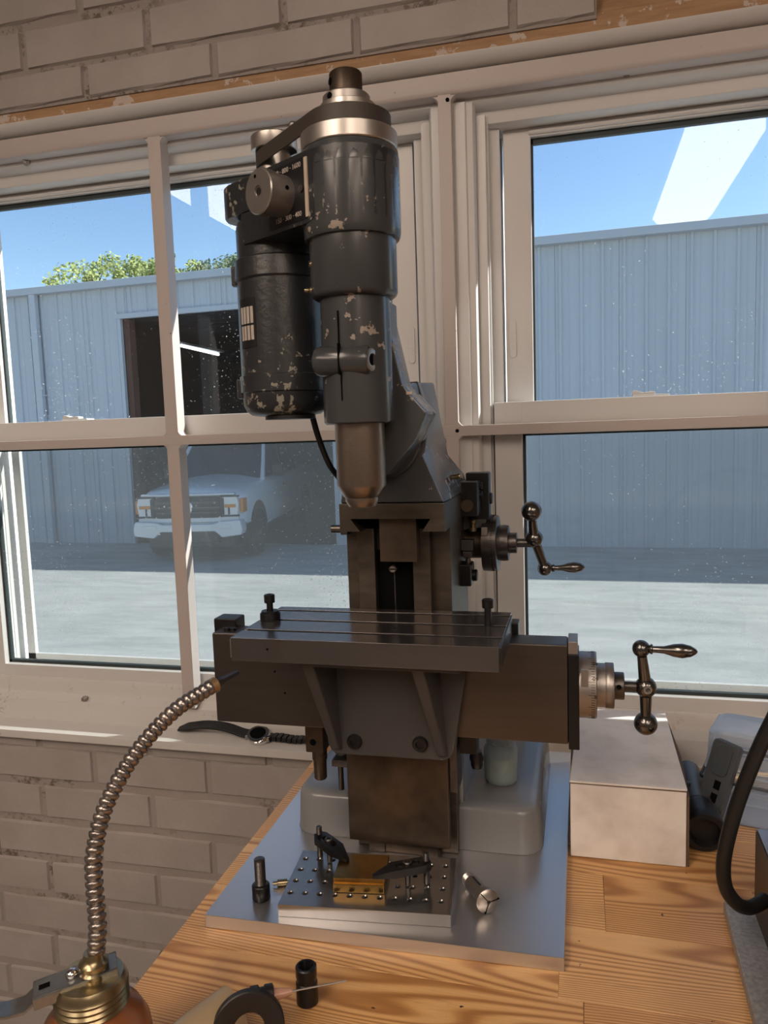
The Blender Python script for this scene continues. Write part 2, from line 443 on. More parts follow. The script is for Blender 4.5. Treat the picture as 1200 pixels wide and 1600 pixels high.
def text(body, size, T, m, parent, name='lettering', ext=0.0002, align='CENTER', xs=1.0):
    cu = bpy.data.curves.new(name, 'FONT'); cu.body = body; cu.size = size; cu.extrude = ext; cu.align_x = align; cu.align_y = 'CENTER'
    tmp = bpy.data.objects.new('tmp_text', cu); COL.objects.link(tmp)
    me = bpy.data.meshes.new_from_object(tmp); bpy.data.objects.remove(tmp, do_unlink=True); bpy.data.curves.remove(cu)
    me.name = name; o = bpy.data.objects.new(name, me); COL.objects.link(o); me.materials.clear(); me.materials.append(M[m])
    o.parent = parent
    o.matrix_local = Matrix.Translation(-ORIG[parent.name]) @ T @ Matrix.Diagonal((xs, 1, 1, 1))
    return o

# ================================================================ ROOM
YW = 1.066
SILLX = (-1.08, 0.76)
wl = setting('wall_front', (0, YW, 0))
WX0, WX1 = -2.5, 2.4
b = B().box(WX0, WX1, YW+0.003, YW+0.134, -0.9, -0.034); b.build('mortar_bed', 'mortar', wl)
b = B().box(WX0, SILLX[0], YW+0.003, YW+0.134, -0.034, 0.97); b.build('mortar_bed', 'mortar', wl)
b = B().box(SILLX[1], WX1, YW+0.003, YW+0.134, -0.034, 0.97); b.build('mortar_bed', 'mortar', wl)
b = B().box(WX0, WX1, YW+0.012, YW+0.134, 0.97, 1.6); b.build('wall_panel', 'raw_wood', wl)
b = B().box(WX0, 0.024, YW-0.006, YW+0.012, 0.965, 1.6); b.build('mortar_bed', 'mortar', wl)

def brick_mesh(L, Hh, seed):
    """pillow-edged brick face, irregular outline, about 40 triangles"""
    r = random.Random(seed); bm = bmesh.new(); nx = 5
    def ring(inset, y, jit):
        pts = []
        for i in range(nx): pts.append((-L/2+inset+(L-2*inset)*i/(nx-1), -Hh/2+inset))
        pts.append((L/2-inset, 0))
        for i in range(nx): pts.append((L/2-inset-(L-2*inset)*i/(nx-1), Hh/2-inset))
        pts.append((-L/2+inset, 0))
        return [bm.verts.new((x+r.uniform(-jit, jit)*0.6, y, z+r.uniform(-jit, jit))) for x, z in pts]
    a = ring(0, 0.0, 0.0016); c = ring(0.002, -0.0042, 0.0007)
    n = len(a)
    for i in range(n):
        j = (i+1) % n; bm.faces.new((a[i], a[j], c[j], c[i]))
    bm.faces.new(c)
    bmesh.ops.recalc_face_normals(bm, faces=bm.faces)
    for f in bm.faces:
        if f.normal.length and abs(f.normal.y) > 0.9 and f.normal.y > 0: f.normal_flip()
    me = bpy.data.meshes.new('brick'); bm.to_mesh(me); bm.free(); me.materials.append(M['brick']); return me
BL, BH = 0.2003, 0.0545
BR = [brick_mesh(BL, BH, k) for k in range(6)]
def put_brick(x, z, y, me=None, sx=1.0):
    o = bpy.data.objects.new('brick', me or random.choice(BR)); COL.objects.link(o)
    o.parent = wl; o.location = Vector((x, y, z)) - ORIG[wl.name]; o.scale = (sx, 1, 1)
# lower courses, running bond
zt = -0.0545
for k in range(10):
    zc = zt - 0.0290 - k*0.0687
    off = -0.8945 if k % 2 else -0.7880
    for i in range(-3, 12):
        x = off + i*0.2095 + 0.1047 + random.uniform(-.002, .002)
        if WX0+0.1 < x < WX1-0.1: put_brick(x, zc, YW+0.003)
cut = brick_mesh(BL, 0.0215, 21)
for i in range(-3, 12):
    x = -0.8930 + i*0.2095 + 0.1047
    if WX0+0.1 < x < WX1-0.1: put_brick(x, -0.0455, YW+0.003, cut)
# courses beside the window
for k in range(14):
    zc = 0.0115 + k*0.0687
    off = -0.8945 if k % 2 else -0.7880
    for i in range(-9, 16):
        x = off + i*0.2095 + 0.1047
        if WX0 < x-BL/2 and x+BL/2 < SILLX[0]-0.022 or x-BL/2 > SILLX[1]+0.022 and x+BL/2 < WX1: put_brick(x, zc, YW+0.003)
# courses above the window (the brick-faced panel stops at x=0.024)
low = brick_mesh(BL, 0.0455, 31)
for k, zc in enumerate([0.9915, 1.0485, 1.1165, 1.1852, 1.2539, 1.3226, 1.3913, 1.46, 1.5287]):
    off = -0.7075 if k % 2 == 0 else -0.8100
    for i in range(-7, 5):
        x = off + i*0.2095 + 0.1047
        if x-BL/2 < WX0: continue
        if x + BL/2 < 0.024: put_brick(x, zc, YW-0.006, low if k == 0 else None)
        elif x - BL/2 < 0.018:
            x0, x1 = x-BL/2, 0.022
            put_brick((x0+x1)/2, zc, YW-0.006, low if k == 0 else None, (x1-x0)/BL)

# other walls, floor, ceiling
def struct(name, bb, m): o = bb.build(name, m); o['kind'] = 'structure'; return o
struct('floor', B().box(-2.5, 2.4, -3.6, YW+0.134, -0.95, -0.9), 'floor_concrete')
struct('ceiling', B().box(-2.5, 2.4, -3.6, YW+0.134, 1.6, 1.65), 'ceiling_paint')
struct('wall_left', B().box(-2.55, -2.5, -3.6, YW+0.134, -0.9, 1.6), 'room_paint')
struct('wall_right', B().box(2.4, 2.45, -3.6, YW+0.134, -0.9, 1.6), 'room_paint')
struct('wall_back', B().box(-2.5, 2.4, -3.65, -3.6, -0.9, 1.6), 'room_paint')

def ceiling_light(x0, x1, y0, y1, label):
    t = thing('ceiling_light', label, 'light', ((x0+x1)/2, (y0+y1)/2, 1.6))
    B().box(x0-0.015, x1+0.015, y0-0.01, y1+0.01, 1.575, 1.6).build('housing', 'ceiling_paint', t)
    B().prism([(x0, 1.575), (x1, 1.575), (x1-0.03, 1.545), (x0+0.03, 1.545)], 'y', y0, y1).build('diffuser', 'lamp_glow', t)
ceiling_light(0.40, 0.71, -2.35, -0.75, 'long fluorescent ceiling light reflected in the top of the right window')
ceiling_light(-1.80, -1.49, -2.35, -0.85, 'long fluorescent ceiling light reflected faintly beside the motor')
for k, (x0, y0) in enumerate(((-1.22, -2.5), (1.45, -1.9), (-0.74, -1.45), (1.45, -3.4))):  # unseen fill lights added to brighten the interior, kept out of the pane reflections
    ceiling_light(x0, x0+.31, y0, y0+1.3, ['fluorescent ceiling light over the middle of the room behind the camera', 'fluorescent ceiling light along the right side of the room, farther from window',
        'fluorescent ceiling light just left of the camera position', 'fluorescent ceiling light in the rear right corner of the room'][k])

# ================================================================ WINDOWS
trim = setting('trim_1', (0, YW, 0.94))
# sill: front nose, slab and the stepped vinyl frame foot, extruded along x
B().prism([(1.048, -0.0205), (1.062, -0.0190), (1.10, -0.006), (1.10, -0.034), (1.048, -0.034)], 'x', *SILLX).build('sill', 'vinyl_dirty', trim, 0.0012)
B().prism([(1.081, -0.010), (1.080, 0.001), (1.083, 0.0063), (1.085, 0.0210), (1.090, 0.0248), (1.0985, 0.030), (1.100, 0.0362), (1.101, 0.0500), (1.103, 0.0547),
           (1.199, 0.0547), (1.199, -0.034), (1.081, -0.034)], 'x', *SILLX).build('sill_step', 'vinyl_dirty', trim, 0.0006)
# header mouldings
B().prism([(1.0610, 0.9515), (1.064, 0.9440), (1.072, 0.9365), (1.09, 0.934), (1.199, 0.934), (1.199, 0.952), (1.064, 0.952)], 'x', *SILLX).build('header_moulding', 'vinyl', trim, 0.002)
B().box(SILLX[0], SILLX[1]+1.2, 1.0625, 1.199, 0.9515, 0.972).build('header_strip', 'raw_wood', trim)
B().prism([(1.092, 0.936), (1.094, 0.900), (1.100, 0.8945), (1.112, 0.892), (1.114, 0.876), (1.122, 0.873), (1.199, 0.873), (1.199, 0.936)], 'x', *SILLX).build('head_frame', 'vinyl', trim, 0.0008)
# side casings
B().box(SILLX[0]-0.02, -1.043, 1.064, 1.2, -0.034, 0.958).build('side_casing', 'vinyl', trim, 0.002)
B().box(0.709, SILLX[1]+0.02, 1.064, 1.2, -0.034, 0.958).build('side_casing', 'vinyl', trim, 0.002)
# mullion between the two windows with a shallow centre rib
B().prism([(-0.1995, 1.199), (-0.1995, 1.100), (-0.196, 1.094), (-0.178, 1.0935), (-0.176, 1.090), (-0.1485, 1.090), (-0.147, 1.0935), (-0.139, 1.094), (-0.136, 1.100), (-0.136, 1.199)],
          'z', 0.03, 0.90).build('mullion', 'vinyl', trim)

def window(name, x0, x1):
    w = setting(name, ((x0+x1)/2, 1.13, 0.03))
    # jamb liners
    for s, xe in ((1, x0), (-1, x1)):
        q = lambda d: xe+s*d
        B().prism([(q(0), 1.199), (q(0), 1.106), (q(.004), 1.104), (q(.013), 1.104), (q(.0135), 1.112), (q(.016), 1.112), (q(.016), 1.125), (q(.019), 1.127), (q(.030), 1.127), (q(.030), 1.138), (q(.008), 1.145), (q(.008), 1.199)],
                  'z', 0.05, 0.885).build('jamb', 'vinyl', w)
    # lower sash (room side)
    a, c = x0+0.018, x1-0.018; g0, g1 = x0+0.057, x1-0.057
    sb = B()
    sb.box(a, g0, 1.105, 1.134, 0.052, 0.494); sb.box(g1, c, 1.105, 1.134, 0.052, 0.494)
    for z0, z1 in ((0.052, 0.0745), (0.450, 0.494)): sb.box(g0-0.0005, g1+0.0005, 1.105, 1.134, z0, z1)
    so_ = sb.build('lower_sash', 'vinyl', w, 0.0012)
    gk = B()
    for (xa, xb, za, zb) in ((g0, g0+0.004, .0745, .45), (g1-.004, g1, .0745, .45), (g0, g1, .0745, .0795), (g0, g1, .4455, .45)):
        gk.box(xa, xb, 1.1165, 1.1245, za, zb)
    gk.build('gasket', 'gasket', so_)
    B().box(g0, g1, 1.1195, 1.1205, 0.0745, 0.45).build('pane', 'pane_low', so_)
    # upper sash (outer track)
    a2, c2 = x0+0.034, x1-0.034; h0, h1 = x0+0.072, x1-0.072
    ub = B()
    ub.box(a2, h0, 1.138, 1.166, 0.46, 0.873); ub.box(h1, c2, 1.138, 1.166, 0.46, 0.873)
    for z0, z1 in ((0.455, 0.488), (0.8605, 0.873)): ub.box(h0-.0005, h1+.0005, 1.138, 1.166, z0, z1)
    uo = ub.build('upper_sash', 'vinyl', w, 0.0012)
    gk = B()
    for (xa, xb, za, zb) in ((h0, h0+0.003, .488, .8605), (h1-.003, h1, .488, .8605), (h0, h1, .853, .8605)):
        gk.box(xa, xb, 1.146, 1.154, za, zb)
    gk.build('gasket', 'gasket', uo)
    B().box(h0, h1, 1.1495, 1.1505, 0.488, 0.8605).build('pane', 'pane', uo)
    B().cyl((h0-.002, 1.137, .866), (h1+.002, 1.137, .866), .0032, seg=10).build('glazing_bead', 'vinyl', uo)
    # sash lock / tilt latch on top of the meeting rail
    for lx in (x0+0.2245, x1-0.2245):
        lb = B(); lb.box(lx-0.018, lx+0.030, 1.110, 1.130, 0.494, 0.4965)
        lb.prism([(lx-0.018, .4965), (lx+.012, .4965), (lx+.012, .5000), (lx+.006, .5010), (lx-.004, .4995), (lx-.010, .5018), (lx-.016, .5030), (lx-.0185, .500)], 'y', 1.113, 1.126)
        lb.build('sash_latch', 'vinyl', w, 0.0006)
    # night latches on the upper stiles
    for lx in (x0+0.0435, x1-0.0435):
        lb = B(); pts = rrect(lx, 0.585, 0.0048, 0.027, 0.0046, 5)
        lb.prism(pts, 'y', 1.1355, 1.139)
        l = lb.build('vent_latch', 'vinyl', w, 0.0006)
        k = B()
        for i in range(6): k.box(lx-.0022, lx+.0022, 1.1345, 1.1362, .570+i*.005, .572+i*.005)
        k.build('ridge', 'vinyl', l)
    # insect screen outside the lower half
    sf = B(); s0, s1 = x0+0.030, x1-0.030
    for (xa, xb, za, zb) in ((s0+.01, s0+.026, .058, .47), (s1-.026, s1-.01, .058, .47), (s0+.01, s1-.01, .058, .070), (s0+.01, s1-.01, .458, .47)):
        sf.box(xa, xb, 1.184, 1.192, za, zb)
    fo = sf.build('screen_frame', 'vinyl', w)
    B().box(s0+.026, s1-.026, 1.1878, 1.1882, .070, .458).build('insect_mesh', 'screen', fo)
    # outer jamb and outer sill
    ob = B(); ob.box(x0, x0+.03, 1.166, 1.205, .045, .90); ob.box(x1-.03, x1, 1.166, 1.205, .045, .90); ob.box(x0, x1, 1.166, 1.225, .03, .058); ob.box(x0, x1, 1.166, 1.205, .873, .91)
    ob.build('outer_frame', 'vinyl', w)
window('window_1', -1.040, -0.198)
window('window_2', -0.136, 0.706)

# white bar grille fixed in front of both windows
gr = thing('window_grille', 'white painted metal bar grille standing in front of both windows', 'grille', (-0.174, 1.09, 0.03))
HB = (0.4485, 0.4632)
zb0, zb1 = 0.0255, 0.9335
for i, x in enumerate((-1.050, -0.6123, -0.174, 0.266, 0.704)):
    hw = 0.0088 if abs(x+0.174) < 0.01 else 0.0105
    bb = B(); bb.box(x-hw, x+hw, 1.0755, 1.0985, zb0, HB[0]+.001); bb.box(x-hw, x+hw, 1.0755, 1.0985, HB[1]-.001, 0.907)
    # small fillets where bars meet
    for (zz, sz) in ((HB[0], -1), (HB[1], 1), (0.9045, -1)):
        for sx in (-1, 1):
            xx = x+sx*hw
            bb.prism([(xx-sx*.001, zz-sz*.001), (xx+sx*.007, zz-sz*.001), (xx+sx*.0025, zz+sz*.0022), (xx-sx*.001, zz+sz*.007)], 'y', 1.0757, 1.0983)
    bb.build('bar', 'grille', gr, 0.0006)
B().box(-1.075, 0.75, 1.0750, 1.0990, *HB).build('bar', 'grille', gr, 0.001)
B().prism([(1.0735, .9335), (1.0735, .912), (1.076, .9065), (1.082, .9045), (1.099, .9045), (1.099, .9335)], 'x', -1.075, 0.75).build('bar', 'grille', gr, 0.001)
for x, z in ((-0.1695, 0.8995), (-0.1668, 0.4560)):
    B().cyl((x, 1.0742, z), (x, 1.080, z), 0.0026, seg=16).build('screw_hole', 'black_hole', gr)
for x, z in ((-0.8471, 0.902), (-0.3969, 0.9035), (0.0617, 0.9085)):
    s_ = B(); s_.cyl((x, 1.094, z), (x, 1.089, z), 0.0056, seg=20, c=.001); s_.cyl((x, 1.0895, z), (x, 1.086, z), 0.0034, .0028, seg=6)
    tag(s_.build('hex_screw', 'satin_steel', trim))

# ================================================================ OUTDOORS
G = -1.54
gnd = struct('ground', B().box(-40, 40, 1.21, 60, G-0.1, G), 'gravel')
YB = 12.85
bld = thing('metal_building', 'long grey metal-clad building with open dark garage door', 'building', (-3, YB, G))
DX0, DX1, DZ = -8.30, -4.20, 2.70
ZE = 3.30
def clad(x0, x1, z0, z1):
    pts = []; x = x0; p = 0.3247
    y = YB
    k = 0
    while x < x1-1e-6:
        for dx, dy in ((0, 0), (.045, 0), (.06, -.028), (.095, -.028), (.11, 0), (.20, 0), (.205, -.006), (.215, -.006), (.22, 0)):
            if x+dx <= x1: pts.append((x+dx, y+dy))
        x += p
    pts.append((x1, y)); return B().sheet(pts, 'z', z0, z1)
x = -14.0; PW = 0.3247*3
edges = []
while x < 12: edges.append(x); x += PW
for e in edges:
    x0, x1 = e, e+PW-0.004
    if x1 <= DX0 or x0 >= DX1: clad(x0, x1, G, ZE).build('wall_sheet', 'siding', bld)
    else:
        if x0 < DX0: clad(x0, DX0, G, ZE).build('wall_sheet', 'siding', bld)
        if x1 > DX1: clad(DX1, x1, G, ZE).build('wall_sheet', 'siding', bld)
        clad(max(x0, DX0), min(x1, DX1), DZ, ZE).build('wall_sheet', 'siding', bld)
B().prism([(YB-0.16, 3.40), (YB-0.16, 3.27), (YB, 3.27), (YB, 3.42)], 'x', -14, 12).build('eave_gutter', 'siding_trim', bld, 0.01)
B().prism([(YB-0.05, 3.42), (YB+7, 4.3), (YB+14, 3.42), (YB+14, 3.30), (YB+7, 4.18), (YB-0.05, 3.30)], 'x', -14.1, 12.1).build('roof', 'siding_trim', bld)
B().box(-14, 12, YB+13.9, YB+14, G, 3.35).build('rear_wall', 'siding', bld)
B().box(-10.22, -10.08, YB-0.14, YB-0.03, G, 3.3).build('downspout', 'siding', bld, 0.01)
for xx in (-14.0, 12.0): B().box(xx-.02, xx+.02, YB+.02, YB+14, G, 3.4).build('end_wall', 'siding', bld)
# door trim and interior
B().box(DX0-0.07, DX0, YB-0.04, YB+0.04, G, DZ+0.07).build('door_trim', 'siding', bld)
B().box(DX0, DX0+0.12, YB+0.06, YB+0.25, G, DZ).build('door_jamb', 'rust_jamb', bld)
B().box(DX1, DX1+0.07, YB-0.04, YB+0.04, G, DZ+0.07).build('door_trim', 'siding', bld)
B().box(DX0-0.07, DX1+0.07, YB-0.05, YB+0.03, DZ, DZ+0.09).build('door_trim', 'siding_trim', bld)
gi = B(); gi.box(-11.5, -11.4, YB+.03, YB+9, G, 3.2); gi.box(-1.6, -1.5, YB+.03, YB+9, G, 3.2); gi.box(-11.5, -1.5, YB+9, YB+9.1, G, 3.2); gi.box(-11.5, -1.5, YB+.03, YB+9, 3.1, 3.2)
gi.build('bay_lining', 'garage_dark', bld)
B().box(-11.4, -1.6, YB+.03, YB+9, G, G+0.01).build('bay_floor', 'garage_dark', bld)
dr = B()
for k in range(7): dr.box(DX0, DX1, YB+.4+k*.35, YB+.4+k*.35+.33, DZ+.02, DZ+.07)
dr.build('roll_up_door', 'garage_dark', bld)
tb = thing('tube_light', 'lit fluorescent tube hanging inside the dark garage bay', 'light', (-8.8, 17, 2.55))
B().cyl((-8.74, 16, 2.53), (-8.91, 18.2, 2.53), 0.035, seg=10).build('tube', 'tube_glow', tb)
B().box(-8.9, -8.75, 16, 18.2, 2.57, 2.62).build('reflector', 'siding_trim', tb)

# trees behind the roof
def tree(x, y, ztop, r, m, label, seed, n=1500, dens=1.0):
    rd = random.Random(seed)
    t = thing('tree', label, 'tree', (x, y, G), 'trees behind the metal building')
    tr = B(); tr.tube([(x, y, G), (x+.1, y, G+(ztop-G)*.4), (x-.1, y, ztop-r)], [.3, .2, .1], 8)
    for k in range(9):
        a = rd.uniform(0, math.tau); e = rd.uniform(.3, 1.1)
        p0 = Vector((x, y, ztop-r*1.3)); p1 = p0 + Vector((math.cos(a)*math.cos(e), math.sin(a)*math.cos(e), math.sin(e)))*r*.75
        tr.tube([p0, (p0+p1)/2+Vector((0, 0, .1)), p1], [.07, .045, .02], 5)
    tr.build('trunk', 'bark', t)
    fb = B(); cl = [(Vector((rd.gauss(0, .5), rd.gauss(0, .5), rd.uniform(-.9, .62)))*r, rd.uniform(.20, .36)*r) for _ in range(16)]
    for _ in range(int(n*2.0)):
        c, cr_ = rd.choice(cl)
        p = Vector((x, y, ztop-r)) + c + Vector((rd.gauss(0, 1), rd.gauss(0, 1), rd.gauss(0, .8))).normalized()*cr_*rd.random()**.4
        s = rd.uniform(.045, .10); u = Vector((rd.gauss(0, 1), rd.gauss(0, 1), rd.gauss(0, 1))).normalized()*s; v = u.orthogonal().normalized()*s*.6
        vs = [fb._v(q) for q in (p-u, p+v, p+u, p-v)]; fb.bm.faces.new(vs)
    f = fb.build('foliage', m, t, recalc=False); f['kind'] = 'stuff'
tree(-22.0, 30.5, 7.15, 0.8, 'leaf_lime', 'small lime tree top, leftmost above the metal roof', 1, 500)
tree(-20.4, 30, 8.5, 1.5, 'leaf_lime', 'thin yellow-green tree just left of the first grille bar', 2, 1300)
tree(-18.2, 30.6, 8.6, 1.5, 'leaf_lime', 'bright lime tree standing left against the white grille bar', 3, 2200)
tree(-16.6, 30, 8.1, 1.2, 'leaf_lime', 'lime tree just right of the white grille bar', 4, 1500)
tree(-15.4, 30.5, 8.55, 1.5, 'leaf_dark', 'darker green tree top between grille bar and mill motor', 5, 2200)
tree(-13.6, 31, 8.3, 1.4, 'leaf_dark', 'dark green tree beside the motor housing', 6, 1800)

# ---- pickup truck: local x = width (its left side is +x), y = rearwards, z up, origin under front axle
def truck():
    yawt = math.radians(8.0)
    o = Vector((-6.10, 11.72, G))
    T = Matrix.Translation(o) @ Matrix.Rotation(yawt, 4, 'Z') @ Matrix.Diagonal((.89, 1, 1.0, 1))
    t = thing('pickup_truck', 'white pickup truck parked nose-out in the garage doorway', 'truck', o)
    hw = 1.0
    def nb(): b_ = B(); b_.T = T; return b_
    # body side section lofted along y: list of (y, halfwidth, z_bottom, z_top, crown)
    def sec(y, h, zb, zt, top_h, c=0.05):
        return [(-h, y, zb+.06), (-h-.0, y, zb+(zt-zb)*.55), (-h+.02, y, zt-.10), (-top_h, y, zt-.02), (-top_h*.5, y, zt+c*.6), (0, y, zt+c), (top_h*.5, y, zt+c*.6), (top_h, y, zt-.02), (h-.02, y, zt-.10), (h, y, zb+(zt-zb)*.55), (h, y, zb+.06), (h-.1, y, zb), (-h+.1, y, zb)]
    fb = nb()
    fb.rings([sec(-.86, .90, .62, 1.08, .74, .03), sec(-.80, .95, .60, 1.13, .80, .05), sec(-.55, .99, .55, 1.17, .84, .06), sec(0, 1.0, .55, 1.22, .86, .07), sec(.75, 1.0, .45, 1.27, .88, .07)])
    fb.build('front_body', 'truck_paint', t, sharp=50)
    cb = nb()
    cb.rings([sec(.75, 1.0, .42, 1.24, .90, .0), sec(1.4, 1.0, .42, 1.28, .90, .0), sec(4.75, 1.0, .45, 1.30, .90, .0)])
    cb.build('cab_body', 'truck_paint', t, sharp=50)
    # greenhouse
    gh = nb()
    def gs(y, h, z, hh, zz): return [(-h, y, z), (-hh, y+0.0, zz), (hh, y, zz), (h, y, z)]
    rs = []
    gh.rings([[(-.90, .62, 1.25), (.90, .62, 1.25), (.90, 3.3, 1.28), (-.90, 3.3, 1.28)], [(-.72, 1.35, 1.93), (.72, 1.35, 1.93), (.72, 3.1, 1.95), (-.72, 3.1, 1.95)]])
    gh.build('glasshouse', 'truck_glass', t, 0.03)
    rf = nb(); rf.rings([[(-.75, 1.28, 1.90), (.75, 1.28, 1.90), (.75, 3.15, 1.92), (-.75, 3.15, 1.92)], [(-.66, 1.38, 1.98), (.66, 1.38, 1.98), (.66, 3.05, 2.0), (-.66, 3.05, 2.0)]])
    rf.build('roof_panel', 'truck_paint', t, 0.02)
    for s in (-1, 1):
        p = nb(); p.tube([(s*.93, .55, 1.24), (s*.83, 1.0, 1.60), (s*.745, 1.36, 1.94)], [.045, .04, .04], 8); p.build('windshield_pillar', 'truck_paint', t)
        p = nb(); p.tube([(s*.92, 2.05, 1.28), (s*.74, 2.1, 1.94)], .04, 8); p.build('door_pillar', 'truck_black', t)
        m_ = nb(); m_.box(s*1.02 if s > 0 else -1.24, 1.24 if s > 0 else -1.02, .92, 1.06, 1.26, 1.46); m_.box(min(s*.95, s*1.05), max(s*.95, s*1.05), .97, 1.02, 1.28, 1.33)
        m_.build('side_mirror', 'truck_black', t, 0.03)
        h_ = nb(); h_.box(min(s*1.0, s*1.03), max(s*1.0, s*1.03), 1.75, 1.95, 1.05, 1.09); h_.build('door_handle', 'truck_black', t)
    # grille
    g = nb(); g.prism(rrect(0, .90, .60, .165, .07), 'y', -.93, -.84); go = g.build('grille', 'truck_black', t, 0.012)
    gb = nb()
    for z in (.82, .90, .98): gb.box(-.56, .56, -.945, -.925, z-.012, z+.012)
    gb.box(-.60, .60, -.95, -.93, .885, .915); gb.build('grille_bar', 'dark_steel', go)
    e = nb(); e.lathe((0, -.945, .90), (0, -1, 0), [(0, .001), (0, .11), (.012, .10), (.012, .001)], 24)
    e.build('badge', 'chrome', go)
    # hood front lip
    hl = nb(); hl.box(-.86, .86, -.90, -.78, 1.075, 1.12); hl.build('hood_lip', 'truck_paint', t, 0.02)
    for s in (-1, 1):
        h = nb()
        q = lambda a: s*a
        h.prism([(q(.61), .76), (q(.61), 1.06), (q(.90), 1.06), (q(.93), .95), (q(.90), .76)], 'y', -.915, -.78)
        ho = h.build('headlight', 'headlamp', t, 0.015)
        hz = nb(); hz.box(min(q(.60), q(.64)), max(q(.60), q(.64)), -.93, -.84, .74, 1.07); hz.box(min(q(.60), q(.93)), max(q(.60), q(.93)), -.92, -.84, 1.055, 1.075); hz.box(min(q(.60), q(.92)), max(q(.60), q(.92)), -.92, -.84, .745, .775)
        hz.box(min(q(.74), q(.77)), max(q(.74), q(.77)), -.925, -.90, .78, .89); hz.build('lamp_bezel', 'truck_black', ho)
        hi_ = nb(); hi_.box(min(q(.68), q(.88)), max(q(.68), q(.88)), -.925, -.90, .89, .94); hi_.build('indicator', 'oxblood', ho)
        hd = nb(); hd.box(min(q(.64), q(.67)), max(q(.64), q(.67)), -.925, -.90, .78, 1.04); hd.build('lamp_divider', 'truck_black', ho)
        w_ = nb(); w_.box(min(q(.93), q(.99)), max(q(.93), q(.99)), -.85, -.62, .80, 1.02); w_.build('marker_lamp', 'oxblood', t, .01)
        fl = nb(); fl.box(min(q(.55), q(.80)), max(q(.55), q(.80)), -.995, -.93, .57, .63); fl.build('fog_lamp', 'headlamp', t, .01)
    # bumper
    bm_ = nb(); bm_.prism([(-.98, .46), (-.62, .42), (-.50, .52), (.50, .52), (.62, .42), (.98, .46), (1.0, .56), (.96, .70), (.60, .68), (.45, .64), (-.45, .64), (-.60, .68), (-.96, .70), (-1.0, .56)], 'y', -.98, -.72)
    bm_.build('bumper', 'truck_paint', t, 0.03)
    lg = nb(); lg.box(-.55, .55, -.93, -.70, .33, .56); lg.box(-.80, .80, -.80, -.5, .25, .45); lg.build('lower_grille', 'truck_black', t, .02)
    up = nb(); up.box(-.92, .92, -.90, -.75, .66, .80); up.build('grille_surround', 'truck_paint', t, .02)
    ub = nb(); ub.box(-.85, .85, -.5, 4.6, .35, .58); ub.build('underbody', 'truck_black', t)
    for s in (-1, 1):
        for y, nm in ((0, 0), (3.68, 1)):
            wh = nb(); x0, x1 = (s*.78, s*1.01)
            wh.lathe((x0, y, .40), (s, 0, 0), [(0, .30), (.01, .38), (.05, .40), (.19, .40), (.235, .37), (.24, .26)], 32)
            wo_ = wh.build('wheel', 'tyre', t)
            rm = nb(); rm.lathe((s*1.0, y, .40), (s, 0, 0), [(0, .26), (.015, .255), (.005, .20), (.012, .06), (.02, .05)], 20); rm.build('wheel_rim', 'dark_steel', wo_)
            ar = nb()
            pts = [(y+.50*math.cos(a), .42+.50*math.sin(a)) for a in [math.pi*k/12 for k in range(13)]] + [(y-.50, .35), (y+.50, .35)]
            ar.prism(pts, 'x', min(s*.9, s*1.008), max(s*.9, s*1.008)); ar.build('wheel_arch', 'truck_black', t)
truck()

bld.rotation_euler.z = math.radians(-1.5)
# ================================================================ BENCH
bn = thing('workbench', 'laminated golden softwood workbench top under the mill', 'workbench', (0, .65, -0.9))
bx0, bx1, by0, by1 = -0.368, 1.2, 0.22, 1.046
planks = []
y = by0; rb = random.Random(3)
y = by1; row = 0
while y > by0+.01:
    w_ = min(.092, y-by0); x = bx0
    cuts = [bx0]+[c for c in ([-.02, .16, .55, .95], [.0, .27, .70], [-.10, .35, .80], [.02, .16, .60, 1.0])[row % 4]]+[bx1]
    for a_, c_ in zip(cuts, cuts[1:]):
        B().box(a_+.0001, c_-.0001, y-w_+.0001, y-.0001, -.042, 0).build('stave', 'bench_wood', bn, .00025, seg=1)
    y -= w_; row += 1
for lx in (bx0+.05, bx1-.05):
    for ly in (by0+.06, by1-.06):
        B().box(lx-.04, lx+.04, ly-.04, ly+.04, -.9, -.042).build('leg', 'bench_wood', bn)
B().box(bx0+.03, bx1-.03, by0+.03, by0+.06, -.14, -.042).build('apron', 'bench_wood', bn)

# ================================================================ BASE PLATE
PT = 0.013
bp = B().prism([(-0.345, 0.610), (-0.0158, 0.6165), (-0.0148, 1.036), (-0.345, 1.036)], 'z', 0.0003, PT).build('base_plate', 'aluminium_plate', None, 0.0006)
tag(bp, 'large brushed aluminium plate lying under the milling machine', 'plate')

# ================================================================ MILLING MACHINE
XC = -0.187
mill = thing('milling_machine', 'small grey bench milling machine with vertical head and belt drive', 'milling machine', (-0.18, 0.80, PT))
def lofted(levels):
    """levels: (z, x0, x1, y0, y1, corner radius)"""
    return [[(x, y, z) for x, y in rrect((x0+x1)/2, (y0+y1)/2, (x1-x0)/2, (y1-y0)/2, r, 6)] for z, x0, x1, y0, y1, r in levels]
cb = B()
L = []
for z, i in ((PT+.0003, 0), (PT+.003, .0006), (.050, .0026), (.056, .0040), (.0595, .0065), (.0615, .0105), (.0622, .0160)):
    L.append((z, -.3165+i, -.0405-i, .7665+i, 1.02-i, .026-min(i, .006)))
cb.rings(lofted(L)); base = cb.build('base_casting', 'base_paint', mill, sharp=60)
B().cyl((-.2435, .7655, .045), (-.2435, .770, .045), .0025, seg=12).build('set_screw', 'black_steel', base)
